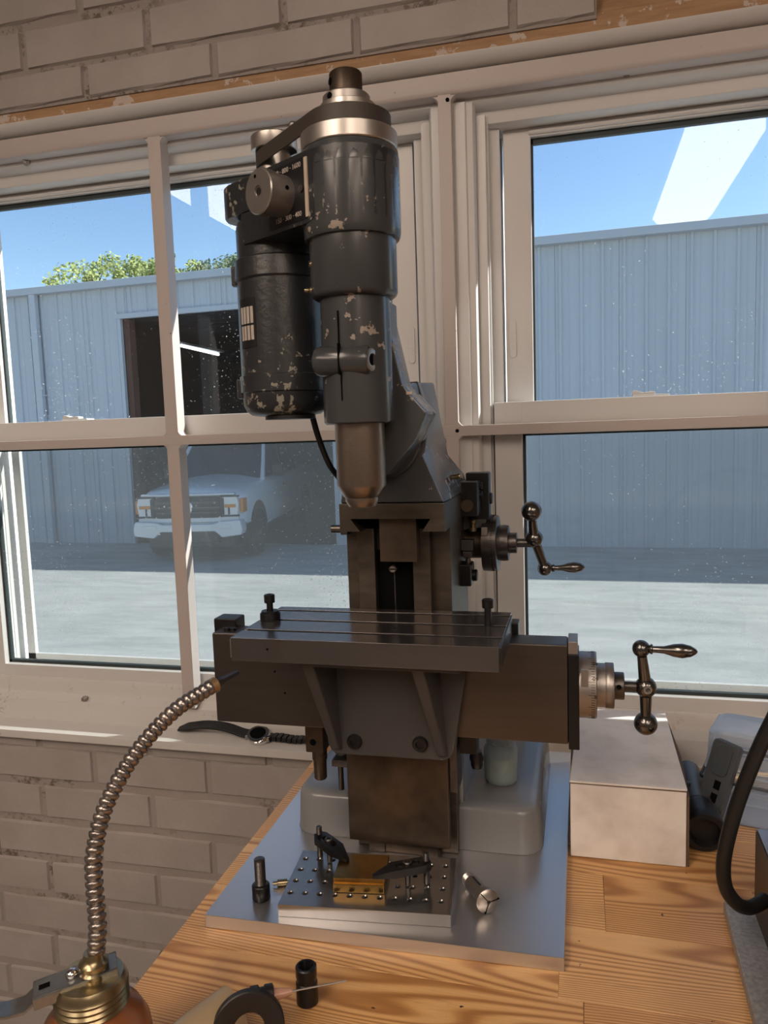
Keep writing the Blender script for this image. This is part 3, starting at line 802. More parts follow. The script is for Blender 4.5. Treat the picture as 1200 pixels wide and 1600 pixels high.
# column and its ways (section in xy, extruded in z)
B().box(-.2365, -.1270, .757, .870, PT+.0005, .362).build('column', 'column_steel', mill, .0008)
B().box(-.2415, -.1225, .775, .885, PT+.0005, .12).build('column_foot', 'base_paint', mill, .004)
for x0, x1 in ((-.2215, -.2035), (-.1640, -.1460)):
    B().box(x0, x1, .745, .760, PT+.0005, .362).build('way', 'column_steel', mill, .0006)
B().box(-.2062, -.1450, .747, .760, PT+.0005, .026).build('way_foot', 'brown_steel', mill, .0006)
B().box(-.1935, -.1560, .7475, .757, .3375, .3745).build('centre_block', 'brown_steel', mill, .0008)
B().box(-.2035, -.1640, .7555, .7580, .20, .3375).build('oil_pad', 'black_hole', mill)
B().box(-.1862, -.1853, .7545, .7560, .20, .318).build('seam', 'dark_steel', mill)
b_ = B(); b_.cyl((-.1860, .7475, .3190), (-.1860, .756, .3190), .0038, seg=20, c=.0008); sc_ = b_.build('screw', 'satin_steel', mill)
B().box(-.1890, -.1830, .7468, .7480, .3185, .3195).build('slot', 'black_hole', sc_)
# vertical carriage
B().box(-.2400, -.1320, .7360, .7445, .0290, .262).build('vertical_carriage', 'brown_steel', mill, .0015)
B().box(-.1315, -.1235, .742, .775, .088, .262).build('gib_strip', 'dark_steel', mill, .0005)
# cross slide
sl_ = B().box(-.3690, -.0118, .7020, .7350, .1640, .2590); slo = sl_.build('cross_slide', 'ground_steel', mill, .0022)
B().box(-.0118, -.0020, .7010, .7370, .1600, .2500).build('end_plate', 'black_steel', slo, .0008)
B().box(-.0118, -.0030, .7030, .7340, .2500, .2620).build('end_cap', 'satin_steel', slo, .0008)
B().box(-.3780, -.3520, .7250, .7480, .2500, .2680).build('stop_block', 'black_steel', mill, .0018)
B().box(-.0700, -.0590, .7360, .7560, .2500, .2690).build('stop_block', 'black_steel', mill, .0012)
for x, z in ((-.3565, .2600), (-.3495, .2600)):
    B().cyl((x, .712, z-.001), (x, .712, z+.002), .0032, seg=14).build('screw_head', 'black_steel', mill)
for x, z in ((-.3010, .2209), (-.2910, .1990)):
    B().cyl((x, .7018, z), (x, .7035, z), .0011, seg=10).build('dowel_hole', 'black_hole', slo)
# table with three T slots
def tslot(y, zt=.2785):
    return [(y-.0028, zt), (y-.0028, zt-.006), (y-.0050, zt-.006), (y-.0050, zt-.0115), (y+.0050, zt-.0115), (y+.0050, zt-.006), (y+.0028, zt-.006), (y+.0028, zt)]
TY = (.6485, .6880, .7265)
prof = [(.6200, .2570), (.6200, .2785)]
for yy in TY: prof += tslot(yy)
prof += [(.7430, .2785), (.7430, .2570)]
tb_ = B().prism(prof, 'x', -.3075, -.0660); table = tb_.build('table', 'table_steel', mill, .0004)
for yy in TY: B().box(-.3070, -.0665, yy-.0049, yy+.0049, .2671, .2680).build('slot_floor', 'black_hole', table)  # black strips laid in the T slots as their shade
B().box(-.3095, -.3070, .6225, .7410, .2590, .2765).build('table_end', 'bright_steel', table, .0004)
B().box(-.0664, -.0648, .6250, .7400, .2590, .2765).build('table_end', 'dark_steel', table, .0004)
B().cyl((-.2720, .6198, .2690), (-.2720, .6210, .2690), .0012, seg=10).build('dowel_hole', 'black_hole', table)
B().cyl((-.1655, .668, .2786), (-.1655, .668, .2788), .0036, seg=24).build('maker_stamp', 'dark_steel', table)
# knee bracket: back web and two gusset ribs
br_ = B()
br_.prism([(-.2480, .2565), (-.1000, .2565), (-.1170, .1560), (-.1215, .1480), (-.1290, .1450), (-.2330, .1440), (-.2395, .1465), (-.2430, .1530)], 'y', .6890, .7020)
bracket = br_.build('table_bracket', 'bracket_paint', mill, .0025)
for xt, xb in ((-.2420, -.2335), (-.1400, -.1290)):
    g_ = B()
    w_t, w_b = .0120, .0090
    # lofted rib: wide at the table, tapering down to the web foot
    g_.rings([[(xt-.006, .6330, .2570), (xt+.006, .6330, .2570), (xt+.010, .6900, .2570), (xt-.004, .6900, .2570)],
              [(xb-.004, .6835, .1520), (xb+.004, .6835, .1520), (xb+.006, .6900, .1490), (xb-.004, .6900, .1490)]])
    g_.build('rib', 'bracket_paint', bracket, .0018)
B().box(-.2470, -.1010, .6330, .6900, .2500, .2572).build('table_seat', 'bracket_paint', bracket, .001)
for x, z in ((-.2150, .1590), (-.1495, .1612)):
    c_ = B(); c_.lathe((x, .6895, z), (0, -1, 0), [(0, .0075), (.0030, .0075), (.0044, .0064), (.0044, .0042), (.0018, .0036), (.0018, .0001)], 32)
    c_.build('cap_screw', 'black_steel', bracket)
# spring pots and clamps under the slide
b_ = B(); b_.box(-.2885, -.2680, .745, .765, .1180, .1640); b_.build('feed_bracket', 'brown_steel', mill, .0015)
b_ = B(); b_.lathe((-.2762, .755, .120), (0, 0, -1), [(0, .0082), (.012, .0082), (.012, .0072), (.0330, .0070), (.0345, .0062)], 24); b_.build('feed_shaft', 'brown_steel', mill)
B().cyl((-.2795, .7445, .1300), (-.2795, .7470, .1300), .0035, seg=16).build('set_screw', 'black_hole', mill)
b_ = B(); b_.box(-.2620, -.2420, .752, .768, .1010, .1085); b_.tube([(-.2545, .760, .1010), (-.2545, .760, .0720)], .0031, 12); b_.build('clamp_screw', 'dark_steel', mill, .0006)
b_ = B(); b_.lathe((-.2560, .770, .1420), (0, 0, -1), [(0, .012), (.028, .010), (.034, .006)], 20); b_.build('screw_boss', 'base_paint', mill)
b_ = B(); b_.box(-.1225, -.1050, .755, .775, .1250, .1640); b_.lathe((-.1060, .762, .1260), (0, 0, -1), [(0, .0055), (.006, .0075), (.009, .0075), (.009, .0060), (.014, .0065), (.018, .0055)], 20); b_.build('lock_knob', 'black_steel', mill)
B().cyl((-.0750, .720, .1640), (-.0750, .720, .1610), .0060, seg=16).build('plug', 'black_steel', mill)

# overarm slide with dovetail
b_ = B(); b_.prism([(-.2300, .3620), (-.2300, .3895), (-.1250, .3895), (-.1250, .3620), (-.1475, .3620), (-.1390, .3745), (-.2190, .3745), (-.2090, .3620)], 'y', .7150, .8700)
ov = b_.build('overarm_slide', 'column_steel', mill, .0006)
B().box(-.2195, -.1385, .7420, .8600, .3615, .3750).build('dovetail_void', 'black_hole', ov)  # solid black block filling the dovetail slot to stand for its shade
B().prism([(-.1935, .3300), (-.1560, .3300), (-.1560, .3745), (-.1935, .3745)], 'y', .7290, .86).build('dovetail_way', 'brown_steel', ov, .0005)
B().box(-.2360, -.2285, .735, .80, .3560, .3600).build('gib_rail', 'dark_steel', ov, .0005)
B().cyl((-.2490, .745, .3610), (-.2290, .745, .3610), .0042, seg=18, c=.0008).build('lock_pin', 'dark_steel', ov)
# pedestal casting on the overarm
b_ = B()
b_.rings([[(-.2296, .7180, .3898), (-.1256, .7180, .3898), (-.1450, .7200, .4350), (-.1500, .7210, .4460), (-.1620, .7260, .5000), (-.2020, .7260, .5000), (-.2180, .7200, .4400)],
          [(-.2330, .7500, .3898), (-.1235, .7500, .3898), (-.1395, .7500, .4330), (-.1475, .7500, .4500), (-.1590, .7500, .5060), (-.2020, .7500, .5060), (-.2200, .7500, .4400)],
          [(-.2350, .8600, .3898), (-.1225, .8600, .3898), (-.1260, .8550, .4080), (-.1430, .8520, .4300), (-.1530, .8300, .5100), (-.2000, .8300, .5100), (-.2250, .8550, .4200)]])
ped = b_.build('pedestal', 'grey_paint', mill, .0022, sharp=30)
B().prism([(-.1680, .5080), (-.1575, .5080), (-.1530, .4900), (-.1560, .4700), (-.1750, .4700)], 'y', .765, .845).build('pedestal_rib', 'grey_paint', ped, .001)
b_ = B(); b_.cyl((-.1335, .790, .4085), (-.1225, .788, .4100), .0028, seg=14); b_.sphere((-.1215, .788, .4102), .0030, 12); b_.lathe((-.1345, .790, .4083), (1, -.1, .1), [(0, .0045), (.003, .0045)], 6); b_.build('oil_nipple', 'old_brass', ped)
B().box(-.1430, -.1395, .768, .771, .4020, .4150).build('index_pointer', 'bright_steel', ped)
# swivel flange and arm
b_ = B(); b_.lathe((-.1860, .7270, .4530), (0, -1, 0), [(0, .0440), (.006, .0440), (.008, .0425), (.008, .0405), (.016, .0405), (.018, .0390)], 64); b_.build('swivel_flange', 'grey_paint', mill, sharp=30)
b_ = B(); b_.prism([(-.2050, .5730), (-.1670, .5730), (-.1519, .5010), (-.1465, .4930), (-.1305, .4746), (-.1432, .4486), (-.1700, .4180), (-.1950, .4250), (-.2050, .4600)], 'y', .6720, .7080)
arm = b_.build('swivel_arm', 'grey_paint', mill, .0030)
B().box(-.1490, -.1440, .6710, .6730, .4910, .4935).build('arm_chip', 'cream_print', arm)
b_ = B(); b_.prism([(-.1465, .4930), (-.1305, .4746), (-.1432, .4486), (-.1590, .4680)], 'y', .7080, .7200); b_.build('clamp_lug', 'grey_paint', arm, .001)
# ---- head
SX, SY = -.1870, .6500
hb = B()
lv = [(.4680, .0305), (.4700, .0310), (.5720, .0308), (.5740, .0300)]
hb.lathe((SX, SY, .4665), (0, 0, 1), [(0, .0290), (.002, .0308), (.1070, .0300)], 64)
hb.box(SX-.026, SX+.0262, SY+.010, SY+.045, .4685, .5725)
head = hb.build('head_body', 'grey_paint', mill, .0008, sharp=60)
# clamp boss across the front, with its screw, and the slit
bo = B(); y_ = SY-.0215
bo.lathe((SX-.0325, y_, .5200), (1, 0.0, -.02), [(0, .006), (.003, .0115), (.008, .0132), (.0480, .0132), (.0500, .0120), (.0500, .004)], 40)
boss = bo.build('clamp_boss', 'grey_paint', head)
bo = B(); bo.lathe((SX+.0160, y_-.0015, .5192), (1, -.35, -.02), [(0, .0095), (.0040, .0095), (.0048, .0082), (.0048, .0052), (.0015, .0046), (.0015, .0001)], 32); cs_ = bo.build('clamp_screw', 'satin_steel', boss)
q_ = Vector((SX+.0160, y_-.0015, .5192)); dq = Vector((1, -.35, -.02)).normalized(); bo = B(); bo.cyl(q_+dq*.0020, q_+dq*.0040, .0046, seg=6); bo.build('hex_socket', 'black_hole', cs_)
sp_ = B(); yy = SY-.0305
sp_.box(SX-.0072, SX-.0060, yy-.0002, yy+.008, .5280, .5600); sp_.box(SX-.0068, SX-.0056, SY-.0354, SY-.0300, .5075, .5330); sp_.box(SX-.0062, SX-.0050, yy-.0002, yy+.008, .4860, .5130)
sp_.build('clamp_slit', 'black_hole', head)
# barrels
b_ = B(); b_.lathe((SX, SY, .5730), (0, 0, 1), [(0, .0335), (.0020, .0362), (.0045, .0373), (.0480, .0373), (.0485, .0400), (.0505, .0410), (.0550, .0417), (.1030, .0417), (.1034, .0409), (.1040, .0417), (.1190, .0412), (.1205, .0400)], 72)
barrel = b_.build('head_barrel', 'grey_paint', mill, sharp=50)
def onbarrel(ang, z, r=.0373):
    return Vector((SX+r*math.cos(ang), SY+r*math.sin(ang), z))
for ang, z, r, rr, m_ in ((-2.65, .6020, .0373, .0026, 'old_brass'),):
    p = onbarrel(ang, z, r); d = Vector((math.cos(ang), math.sin(ang), 0))
    b_ = B(); b_.cyl(p-d*.002, p+d*.0012, rr, seg=14); b_.build('oil_ball', m_, barrel)
p = onbarrel(-2.75, .5810, .036); d = Vector((math.cos(-2.75), math.sin(-2.75), 0))
b_ = B(); b_.lathe(p-d*.002, d, [(0, .0028), (.004, .0028), (.005, .0016), (.007, .0022), (.009, .0016)], 14); b_.build('oil_nipple', 'old_brass', barrel)
# quill and nose
b_ = B(); b_.lathe((SX, SY, .4680), (0, 0, -1), [(0, .0218), (.0545, .0218), (.0560, .0215), (.0650, .0165), (.0660, .0150), (.0690, .0150), (.0740, .0120), (.0745, .0080), (.0700, .0078)], 64); quill = b_.build('quill', 'quill_steel', mill)
# spindle cone pulley stack
b_ = B(); b_.lathe((SX, SY, .6940), (0, 0, 1), [(0, .0400), (.001, .0408), (.0128, .0408), (.0135, .0400), (.0135, .0345), (.0280, .0345), (.0285, .0250), (.0290, .0243), (.0365, .0238), (.0370, .0232), (.0370, .0190)], 72)
pul = b_.build('spindle_pulley', 'bright_steel', mill)
b_ = B(); b_.lathe((SX-.001, SY, .7300), (0, 0, 1), [(0, .0200), (.008, .0200), (.0092, .0190), (.0092, .0140)], 48); col_ = b_.build('lock_collar', 'satin_steel', pul)
p = Vector((SX-.001, SY, .7348)) + Vector((-.45, -.89, 0))*.0196
B().cyl(p, p+Vector((-.45, -.89, 0))*.0008, .0026, seg=16).build('set_screw', 'black_hole', col_)
b_ = B(); b_.lathe((SX-.001, SY, .7390), (0, 0, 1), [(0, .0138), (.0180, .0138), (.0192, .0128), (.0192, .0100), (.0180, .0095)], 96, knurl=.03); cap_ = b_.build('drawbar_cap', 'brown_steel', pul, sharp=60)
p = Vector((SX-.001, SY, .7500)) + Vector((-.80, -.60, 0))*.0135
B().cyl(p, p+Vector((-.80, -.60, 0))*.0009, .0030, seg=16).build('tommy_hole', 'black_hole', cap_)
# motor side: u axis from spindle to motor
U = Vector((-.857, .515, 0)).normalized(); Wn = Vector((-.515, -.857, 0)).normalized()
MC = Vector((SX, SY, 0)) + U*.1030
HT = frame((SX, SY, 0), U)          # local x = U, local y = away from camera-left side
# local y = z cross x ; sign of the outward (label) side
ys = 1 if (HT.to_3x3() @ Vector((0, 1, 0))).dot(Wn) > 0 else -1
HWD = .0418
hp = []
for k in range(13):
    a = math.radians(90+180*k/12); hp.append((HWD*math.cos(a), HWD*math.sin(a)))
tail = [(.122, -.0418), (.133, -.0385), (.1410, -.030), (.1440, -.016), (.1440, .016), (.1410, .030), (.133, .0385), (.122, .0418)]
cutp = [(.1040, -.0418), (.1040, .0418)]
b_ = B(); b_.prism(hp+tail, 'z', .6600, .6900, HT); b_.prism(hp+cutp, 'z', .6320, .6601, HT); hous = b_.build('belt_housing', 'motor_paint', mill, .0020)
# recess notch at the motor end of the housing
b_ = B()
b_.lathe((MC.x, MC.y, .6560), (0, 0, -1), [(0, .0385), (.006, .0398), (.0330, .0398), (.0350, .0425), (.0520, .0432), (.0535, .0420)], 64); b_.build('motor_flange', 'motor_paint', mill, sharp=30)
b_ = B()
b_.lathe((MC.x, MC.y, .6030), (0, 0, -1), [(0, .0412), (.0870, .0412), (.0880, .0430), (.1030, .0428), (.1040, .0410), (.1150, .0405), (.1210, .0378), (.1245, .0330), (.1255, .0280)], 72)
motor = b_.build('motor', 'motor_paint', mill, sharp=30)
b_ = B(); b_.cyl((MC.x+.006, MC.y-.006, .4772), (MC.x+.006, MC.y-.006, .4738), .0240, seg=40); b_.build('motor_end_cover', 'black_plastic', motor)
for ang in (math.radians(196),):
    for z in (.610, .504):
        c_ = Vector((MC.x+.0430*math.cos(ang), MC.y+.0430*math.sin(ang), z))
        b_ = B(); b_.box(-.005, .005, -.003, .003, -.009, .009, Matrix.Translation(c_) @ Matrix.Rotation(ang+math.pi/2, 4, 'Z')); b_.build('bolt_lug', 'motor_paint', motor, .001)
# motor name plate, curved on the barrel
def curved_plate(c, r, a0, a1, z0, z1, t, name, m, parent, n=8):
    b_ = B(); out = [(c.x+(r+t)*math.cos(a0+(a1-a0)*k/n), c.y+(r+t)*math.sin(a0+(a1-a0)*k/n)) for k in range(n+1)]
    inn = [(c.x+(r-.001)*math.cos(a0+(a1-a0)*k/n), c.y+(r-.001)*math.sin(a0+(a1-a0)*k/n)) for k in range(n, -1, -1)]
    b_.prism(out+inn, 'z', z0, z1); return b_.build(name, m, parent, sharp=60)
pa = math.radians(240)
npl = curved_plate(MC, .0412, pa-.27, pa+.27, .5400, .5850, .0005, 'name_plate', 'black_plastic', motor)
for k in range(4):
    curved_plate(MC, .0412, pa-.21+k*.115, pa-.13+k*.115, .5620, .5770, .0009, 'print_block', 'white_print', npl, 3)
    curved_plate(MC, .0412, pa-.21+k*.115, pa-.13+k*.115, .5470, .5600, .0009, 'print_block', 'white_print', npl, 3)
# label plate + speed knob on the housing side
def onside(u, z, w=.0418): return Vector((SX, SY, 0)) + U*u + Wn*w + Vector((0, 0, z))
LT = frame(onside(.032, .6605), -U)     # local x towards the spindle, z up, y normal
def sidebox(u0, u1, z0, z1, w0, w1):
    b_ = B(); vs = [onside(u, z, w) for z in (z0, z1) for w in (w0, w1) for u in (u0, u1)]
    v = [b_._v(q) for q in vs]
    for f in ((0, 2, 3, 1), (4, 5, 7, 6), (0, 1, 5, 4), (2, 6, 7, 3), (0, 4, 6, 2), (1, 3, 7, 5)): b_.bm.faces.new([v[i] for i in f])
    return b_
lab = sidebox(.0100, .0600, .6360, .6850, .0413, .0423).build('speed_plate', 'black_plastic', hous)
sidebox(.0060, .0095, .6370, .6840, .0413, .0430).build('plate_edge', 'cream_print', lab)
def TT(u, z): return frame(onside(u, z, .0426), -U) @ Matrix.Rotation(math.pi/2, 4, 'X')
text('150 · 300 · 400', .0058, TT(.0330, .6412), 'white_print', lab)
text('450 · 800 · 1600', .0058, TT(.0330, .6800), 'white_print', lab)
kp = onside(.0400, .6600, .0423)
b_ = B(); b_.lathe(kp, Wn, [(0, .0170), (.0150, .0170), (.0155, .0182), (.0158, .0186)], 48); knob = b_.build('speed_knob', 'satin_steel', mill)
b_ = B(); b_.lathe(kp+Wn*.0158, Wn, [(0, .0188), (.0085, .0188)], 120, knurl=.025); b_.build('knurled_rim', 'satin_steel', knob, sharp=70)
b_ = B(); b_.lathe(kp+Wn*.0243, Wn, [(0, .0184), (.0010, .0176), (.0010, .0048), (-.0020, .0042), (-.0020, .0001)], 48); b_.build('knob_face', 'bright_steel', knob)
b_ = B(); b_.cyl(kp+Wn*.0225, kp+Wn*.0248, .0030, seg=16); b_.build('knob_screw', 'dark_steel', knob)
q = kp+Wn*.0250+U*.003+Vector((0, 0, .0125)); B().cyl(q, q+Wn*.0006, .0015, seg=12).build('pin_hole', 'black_hole', knob)
q = kp+Wn*.008+(-U*.96+Vector((0, 0, .12)))*.0172; B().cyl(q, q-U*.0008, .0018, seg=12).build('set_screw', 'black_hole', knob)
p0 = onside(.0640, .6740, .0413); b_ = B(); b_.lathe(p0, Wn, [(0, .0035), (.003, .0035), (.004, .0018), (.006, .0028), (.008, .0028), (.010, .0012)], 14); b_.build('oil_nipple', 'old_brass', hous)
p0 = onside(.0145, .6605, .0426); b_ = B(); b_.cyl(p0, p0+Wn*.0008, .0030, seg=16); b_.build('plate_screw', 'dark_steel', lab)
# motor pulley and flat belt
b_ = B(); b_.lathe((MC.x, MC.y, .6900), (0, 0, 1), [(0, .016), (.0170, .016), (.0320, .0145), (.0325, .0210), (.0335, .0216), (.0450, .0216), (.0460, .0206), (.0460, .008)], 56); b_.build('motor_pulley', 'bright_steel', mill)
def belt(c1, r1, c2, r2, z0, z1, t=.0012):
    d = (c2-c1); D = d.length; a = math.atan2(d.y, d.x); be = math.acos((r1-r2)/D)
    def loop(e):
        pts = []
        for k in range(25):
            th = a+be+(2*math.pi-2*be)*k/24; pts.append((c1.x+(r1+e)*math.cos(th), c1.y+(r1+e)*math.sin(th)))
        for k in range(17):
            th = a-be+(2*be)*k/16; pts.append((c2.x+(r2+e)*math.cos(th), c2.y+(r2+e)*math.sin(th)))
        return pts
    o, i = loop(t), loop(0); n = len(o); b_ = B()
    rs = [[b_._v((*p, z)) for p in l] for l, z in ((o, z0), (o, z1), (i, z1), (i, z0))]
    for k in range(4):
        A, C = rs[k], rs[(k+1) % 4]
        for j in range(n): b_.bm.faces.new((A[j], A[(j+1) % n], C[(j+1) % n], C[j]))
    return b_
belt(Vector((SX, SY)), .0347, Vector((MC.x, MC.y)), .0165, .7080, .7215).build('drive_belt', 'belt', mill)
# power cord under the motor
pts = [(-.2530, .7150, .4745), (-.2505, .7180, .4600), (-.2465, .7250, .4400), (-.2420, .7350, .4230), (-.2360, .7600, .4060), (-.2350, .80, .3980), (-.2420, .88, .30), (-.2450, .90, .12), (-.25, .95, .066)]
def smooth(P, n=8):
    P = [Vector(p) for p in P]; out = []
    Q = [P[0]*2-P[1]] + P + [P[-1]*2-P[-2]]
    for i in range(1, len(Q)-2):
        for k in range(n):
            t = k/n; a, b2, c, d = Q[i-1], Q[i], Q[i+1], Q[i+2]
            out.append(.5*((2*b2)+(-a+c)*t+(2*a-5*b2+4*c-d)*t*t+(-a+3*b2-3*c+d)*t**3))
    out.append(P[-1]); return out
B().tube(smooth(pts), .0030, 10).build('motor_cord', 'black_rubber', mill)

# ---- ball cranks
def dial_ticks(parent, c, r, x0, x1, n=60, big=None):
    b_ = B()
    for k in range(n):
        a = k*math.tau/n; l = (x1-x0)*(1.0 if k % 5 == 0 else .55)
        T_ = Matrix.Translation((x1, c[1], c[2])) @ Matrix.Rotation(a, 4, 'X')
        b_.box(-l, 0, -.00018, .00018, r-.0003, r+.00015, T_)
    b_.build('dial_marks', 'black_hole', parent)
def digits(parent, c, r, x, items, size):
    for ang, s_ in items:
        a = math.radians(ang)
        n = Vector((0, math.cos(a), math.sin(a)))   # outward
        T_ = frame(Vector((x, c[1], c[2]))+n*(r+.0001), Vector((0, -math.sin(a), math.cos(a))), n)
        T_ = T_ @ Matrix.Rotation(-math.pi/2, 4, 'Z')
        text(s_, size, T_, 'black_hole', parent, 'numeral', .00008)
def crank(parent, c, up, dn, rb, grip_end, sc=1.0, up_is_grip=True):
    """centre ball c, end balls up/dn with radii rb=(centre, up, down); the grip starts on one of them"""
    c, up, dn, ge = map(Vector, (c, up, dn, grip_end))
    b_ = B(); b_.sphere(c, rb[0], 28); b_.sphere(up, rb[1], 28); b_.sphere(dn, rb[2], 28)
    d = (up-c); b_.lathe(c, d, [(rb[0]*.85, .0055*sc), (d.length-rb[1]*.9, .0044*sc)], 20)
    d = (dn-c); b_.lathe(c, d, [(rb[0]*.85, .0056*sc), (d.length-rb[2]*.9, .0048*sc)], 20)
    o = b_.build('crank_handle', 'handle_steel', parent)
    s = up if up_is_grip else dn; r0 = rb[1] if up_is_grip else rb[2]
    d = ge-s; Lh = d.length
    b_ = B(); b_.lathe(s, d, [(r0*.8, .0030*sc), (r0+.0006, .0046*sc), (r0+.0018, .0046*sc), (r0+.0025, .0030*sc), (r0+.004, .0030*sc), (r0+(Lh-r0)*.30, .0034*sc), (r0+(Lh-r0)*.5, .0058*sc), (r0+(Lh-r0)*.68, .0066*sc), (r0+(Lh-r0)*.86, .0050*sc), (r0+(Lh-r0)*.97, .0022*sc), (Lh, .0004)], 24)
    b_.build('hand_grip', 'handle_steel', o)
    return o
CL = (0, .7290, .2140)
sd = B(); sd.lathe((-.0020, CL[1], CL[2]), (1, 0, 0), [(0, .0310), (.0150, .0310), (.0158, .0302), (.0158, .0205), (.0240, .0205)], 72); dl = sd.build('table_feed_dial', 'satin_steel', mill)
sd = B(); sd.lathe((.0215, CL[1], CL[2]), (1, 0, 0), [(0, .0206), (.0005, .0212), (.0075, .0212), (.0080, .0206)], 100, knurl=.03); sd.build('knurled_ring', 'satin_steel', dl, sharp=70)
sd = B(); sd.lathe((.0295, CL[1], CL[2]), (1, 0, 0), [(0, .0128), (.0085, .0128), (.0092, .0122), (.0092, .0045), (.0290, .0045)], 40); sd.build('hub', 'dark_steel', dl)
B().cyl((.0335, CL[1]-.0128, CL[2]+.003), (.0335, CL[1]-.0140, CL[2]+.0032), .0022, seg=16).build('hub_hole', 'black_hole', dl)
sd = B(); sd.box(-.0002, .0060, CL[1]-.0315, CL[1]-.0285, CL[2]+.0080, CL[2]+.0240); sd.build('index_mark', 'satin_steel', dl, .0004)
dial_ticks(dl, CL, .0310, .0060, .0120, 80)
digits(dl, CL, .0310, .0125, [(180-28, '60'), (180+2, '8'), (180-56, '40')], .0050)
crank(mill, (.0580, .7290, .2140), (.0535, .7240, .2520), (.0585, .7350, .1765), (.0098, .0080, .0108), (.1010, .7150, .2535))
b_ = B(); b_.lathe((.0590, .7195, .2145), (.15, -1, 0), [(0, .0040), (.0008, .0040), (.0008, .0022), (0, .0018)], 24); b_.build('crank_pin', 'satin_steel', mill)
CU = (0, .8700, .3280)
sd = B(); sd.lathe((-.1400, CU[1], CU[2]), (1, 0, 0), [(0, .0175), (.0360, .0175)], 48); feed = sd.build('vertical_feed_shaft', 'brown_steel', mill)
sd = B(); sd.lathe((-.1070, CU[1], CU[2]), (1, 0, 0), [(0, .0120), (.0000, .0320), (.0100, .0325), (.0102, .0318), (.0160, .0318), (.0168, .0300), (.0168, .0200), (.0185, .0200)], 72); ud = sd.build('vertical_feed_dial', 'dark_steel', mill)
sd = B(); sd.lathe((-.0890, CU[1], CU[2]), (1, 0, 0), [(0, .0200), (.0045, .0205), (.0100, .0200), (.0105, .0150)], 80, knurl=.03); sd.build('knurled_ring', 'dark_steel', ud, sharp=70)
sd = B(); sd.lathe((-.0790, CU[1], CU[2]), (1, 0, 0), [(0, .0118), (.0090, .0118), (.0095, .0050), (.0290, .0050)], 32); sd.build('hub', 'dark_steel', ud)
sd = B(); sd.box(-.1060, -.0995, .8380, .8400, .3410, .3500); sd.build('index_mark', 'satin_steel', ud, .0004)
dial_ticks(ud, CU, .0319, -.1000, -.0945, 80)
crank(mill, (-.0505, .8700, .3330), (-.0520, .8520, .3660), (-.0400, .8920, .2950), (.0100, .0112, .0086), (.0050, .9000, .2955), 1.0, False)
# brackets and oilers around the vertical feed
for args, m_ in (((-.1320, -.1070, .8200, .8480, .3640, .4020), 'black_steel'), ((-.1240, -.0980, .8500, .8700, .3560, .4100), 'black_steel'), ((-.1370, -.1150, .8150, .8420, .2880, .3120), 'black_steel')):
    B().box(*args).build('clamp_block', m_, mill, .0018)
B().cyl((-.1185, .8175, .3760), (-.1185, .8210, .3760), .0070, seg=28, c=.0006).build('block_plug', 'brown_steel', mill)
for z in (.3960, .3860):
    B().cyl((-.1090, .840, z), (-.1040, .840, z), .0040, seg=16, c=.0006).build('cap_screw', 'black_steel', mill)
B().cyl((-.1000, .860, .3800), (-.0955, .860, .3800), .0065, seg=20, c=.001).build('cap_screw', 'black_steel', mill)
B().cyl((-.1160, .8300, .2980), (-.1100, .8300, .2980), .0065, seg=20, c=.001).build('cap_screw', 'black_steel', mill)
b_ = B(); b_.box(-.1270, -.1135, .8230, .8360, .3260, .3380); b_.box(-.1250, -.1150, .8240, .8350, .3180, .3250); b_.tube([(-.1200, .8290, .3170), (-.1200, .8290, .3080)], .0030, 12); b_.build('adjusting_nut', 'dark_steel', mill, .0008)
for p, d in (((-.1400, .8250, .3440), (.9, -.3, .1)), ((-.1160, .8450, .3450), (0, 0, 1))):
    b_ = B(); b_.lathe(p, d, [(0, .0045), (.004, .0045), (.0045, .0025), (.0080, .0025), (.0090, .0034), (.0120, .0034), (.0140, .0015)], 16); b_.build('oil_nipple', 'old_brass', mill)
B().prism([(-.1360, .3440), (-.1300, .3620), (-.1000, .3600), (-.1040, .3480)], 'y', .850, .885).build('feed_housing', 'grey_paint', mill, .002)

# ---- bolts standing in the table slots
def slot_bolt(x, y, washer, label):
    t = thing('slot_bolt', label, 'bolt', (x, y, .2785), 'black bolts standing in the table slots')
    z = .2787
    if washer:
        b_ = B(); b_.lathe((x, y, z), (0, 0, 1), [(0, .0100), (.0062, .0100), (.0068, .0095), (.0068, .0050)], 36); b_.lathe((x, y, z+.0068), (0, 0, 1), [(0, .0085), (.0020, .0085), (.0020, .0045)], 36); b_.build('washer', 'black_steel', t)
    b_ = B(); b_.cyl((x, y, z-.0050), (x, y, z+.0200), .0032, seg=16); b_.build('shank', 'black_steel', t)
    b_ = B(); b_.lathe((x, y, z+.0170), (0, 0, 1), [(0, .0052), (.0072, .0054), (.0080, .0046), (.0080, .0028), (.0050, .0024), (.0050, .0001)], 32); b_.build('socket_head', 'black_steel', t)
slot_bolt(-.2968, .6880, True, 'black socket-head bolt with round washer at left end of mill table')
slot_bolt(-.0825, .6880, False, 'black socket-head bolt without washer at right end of mill table')

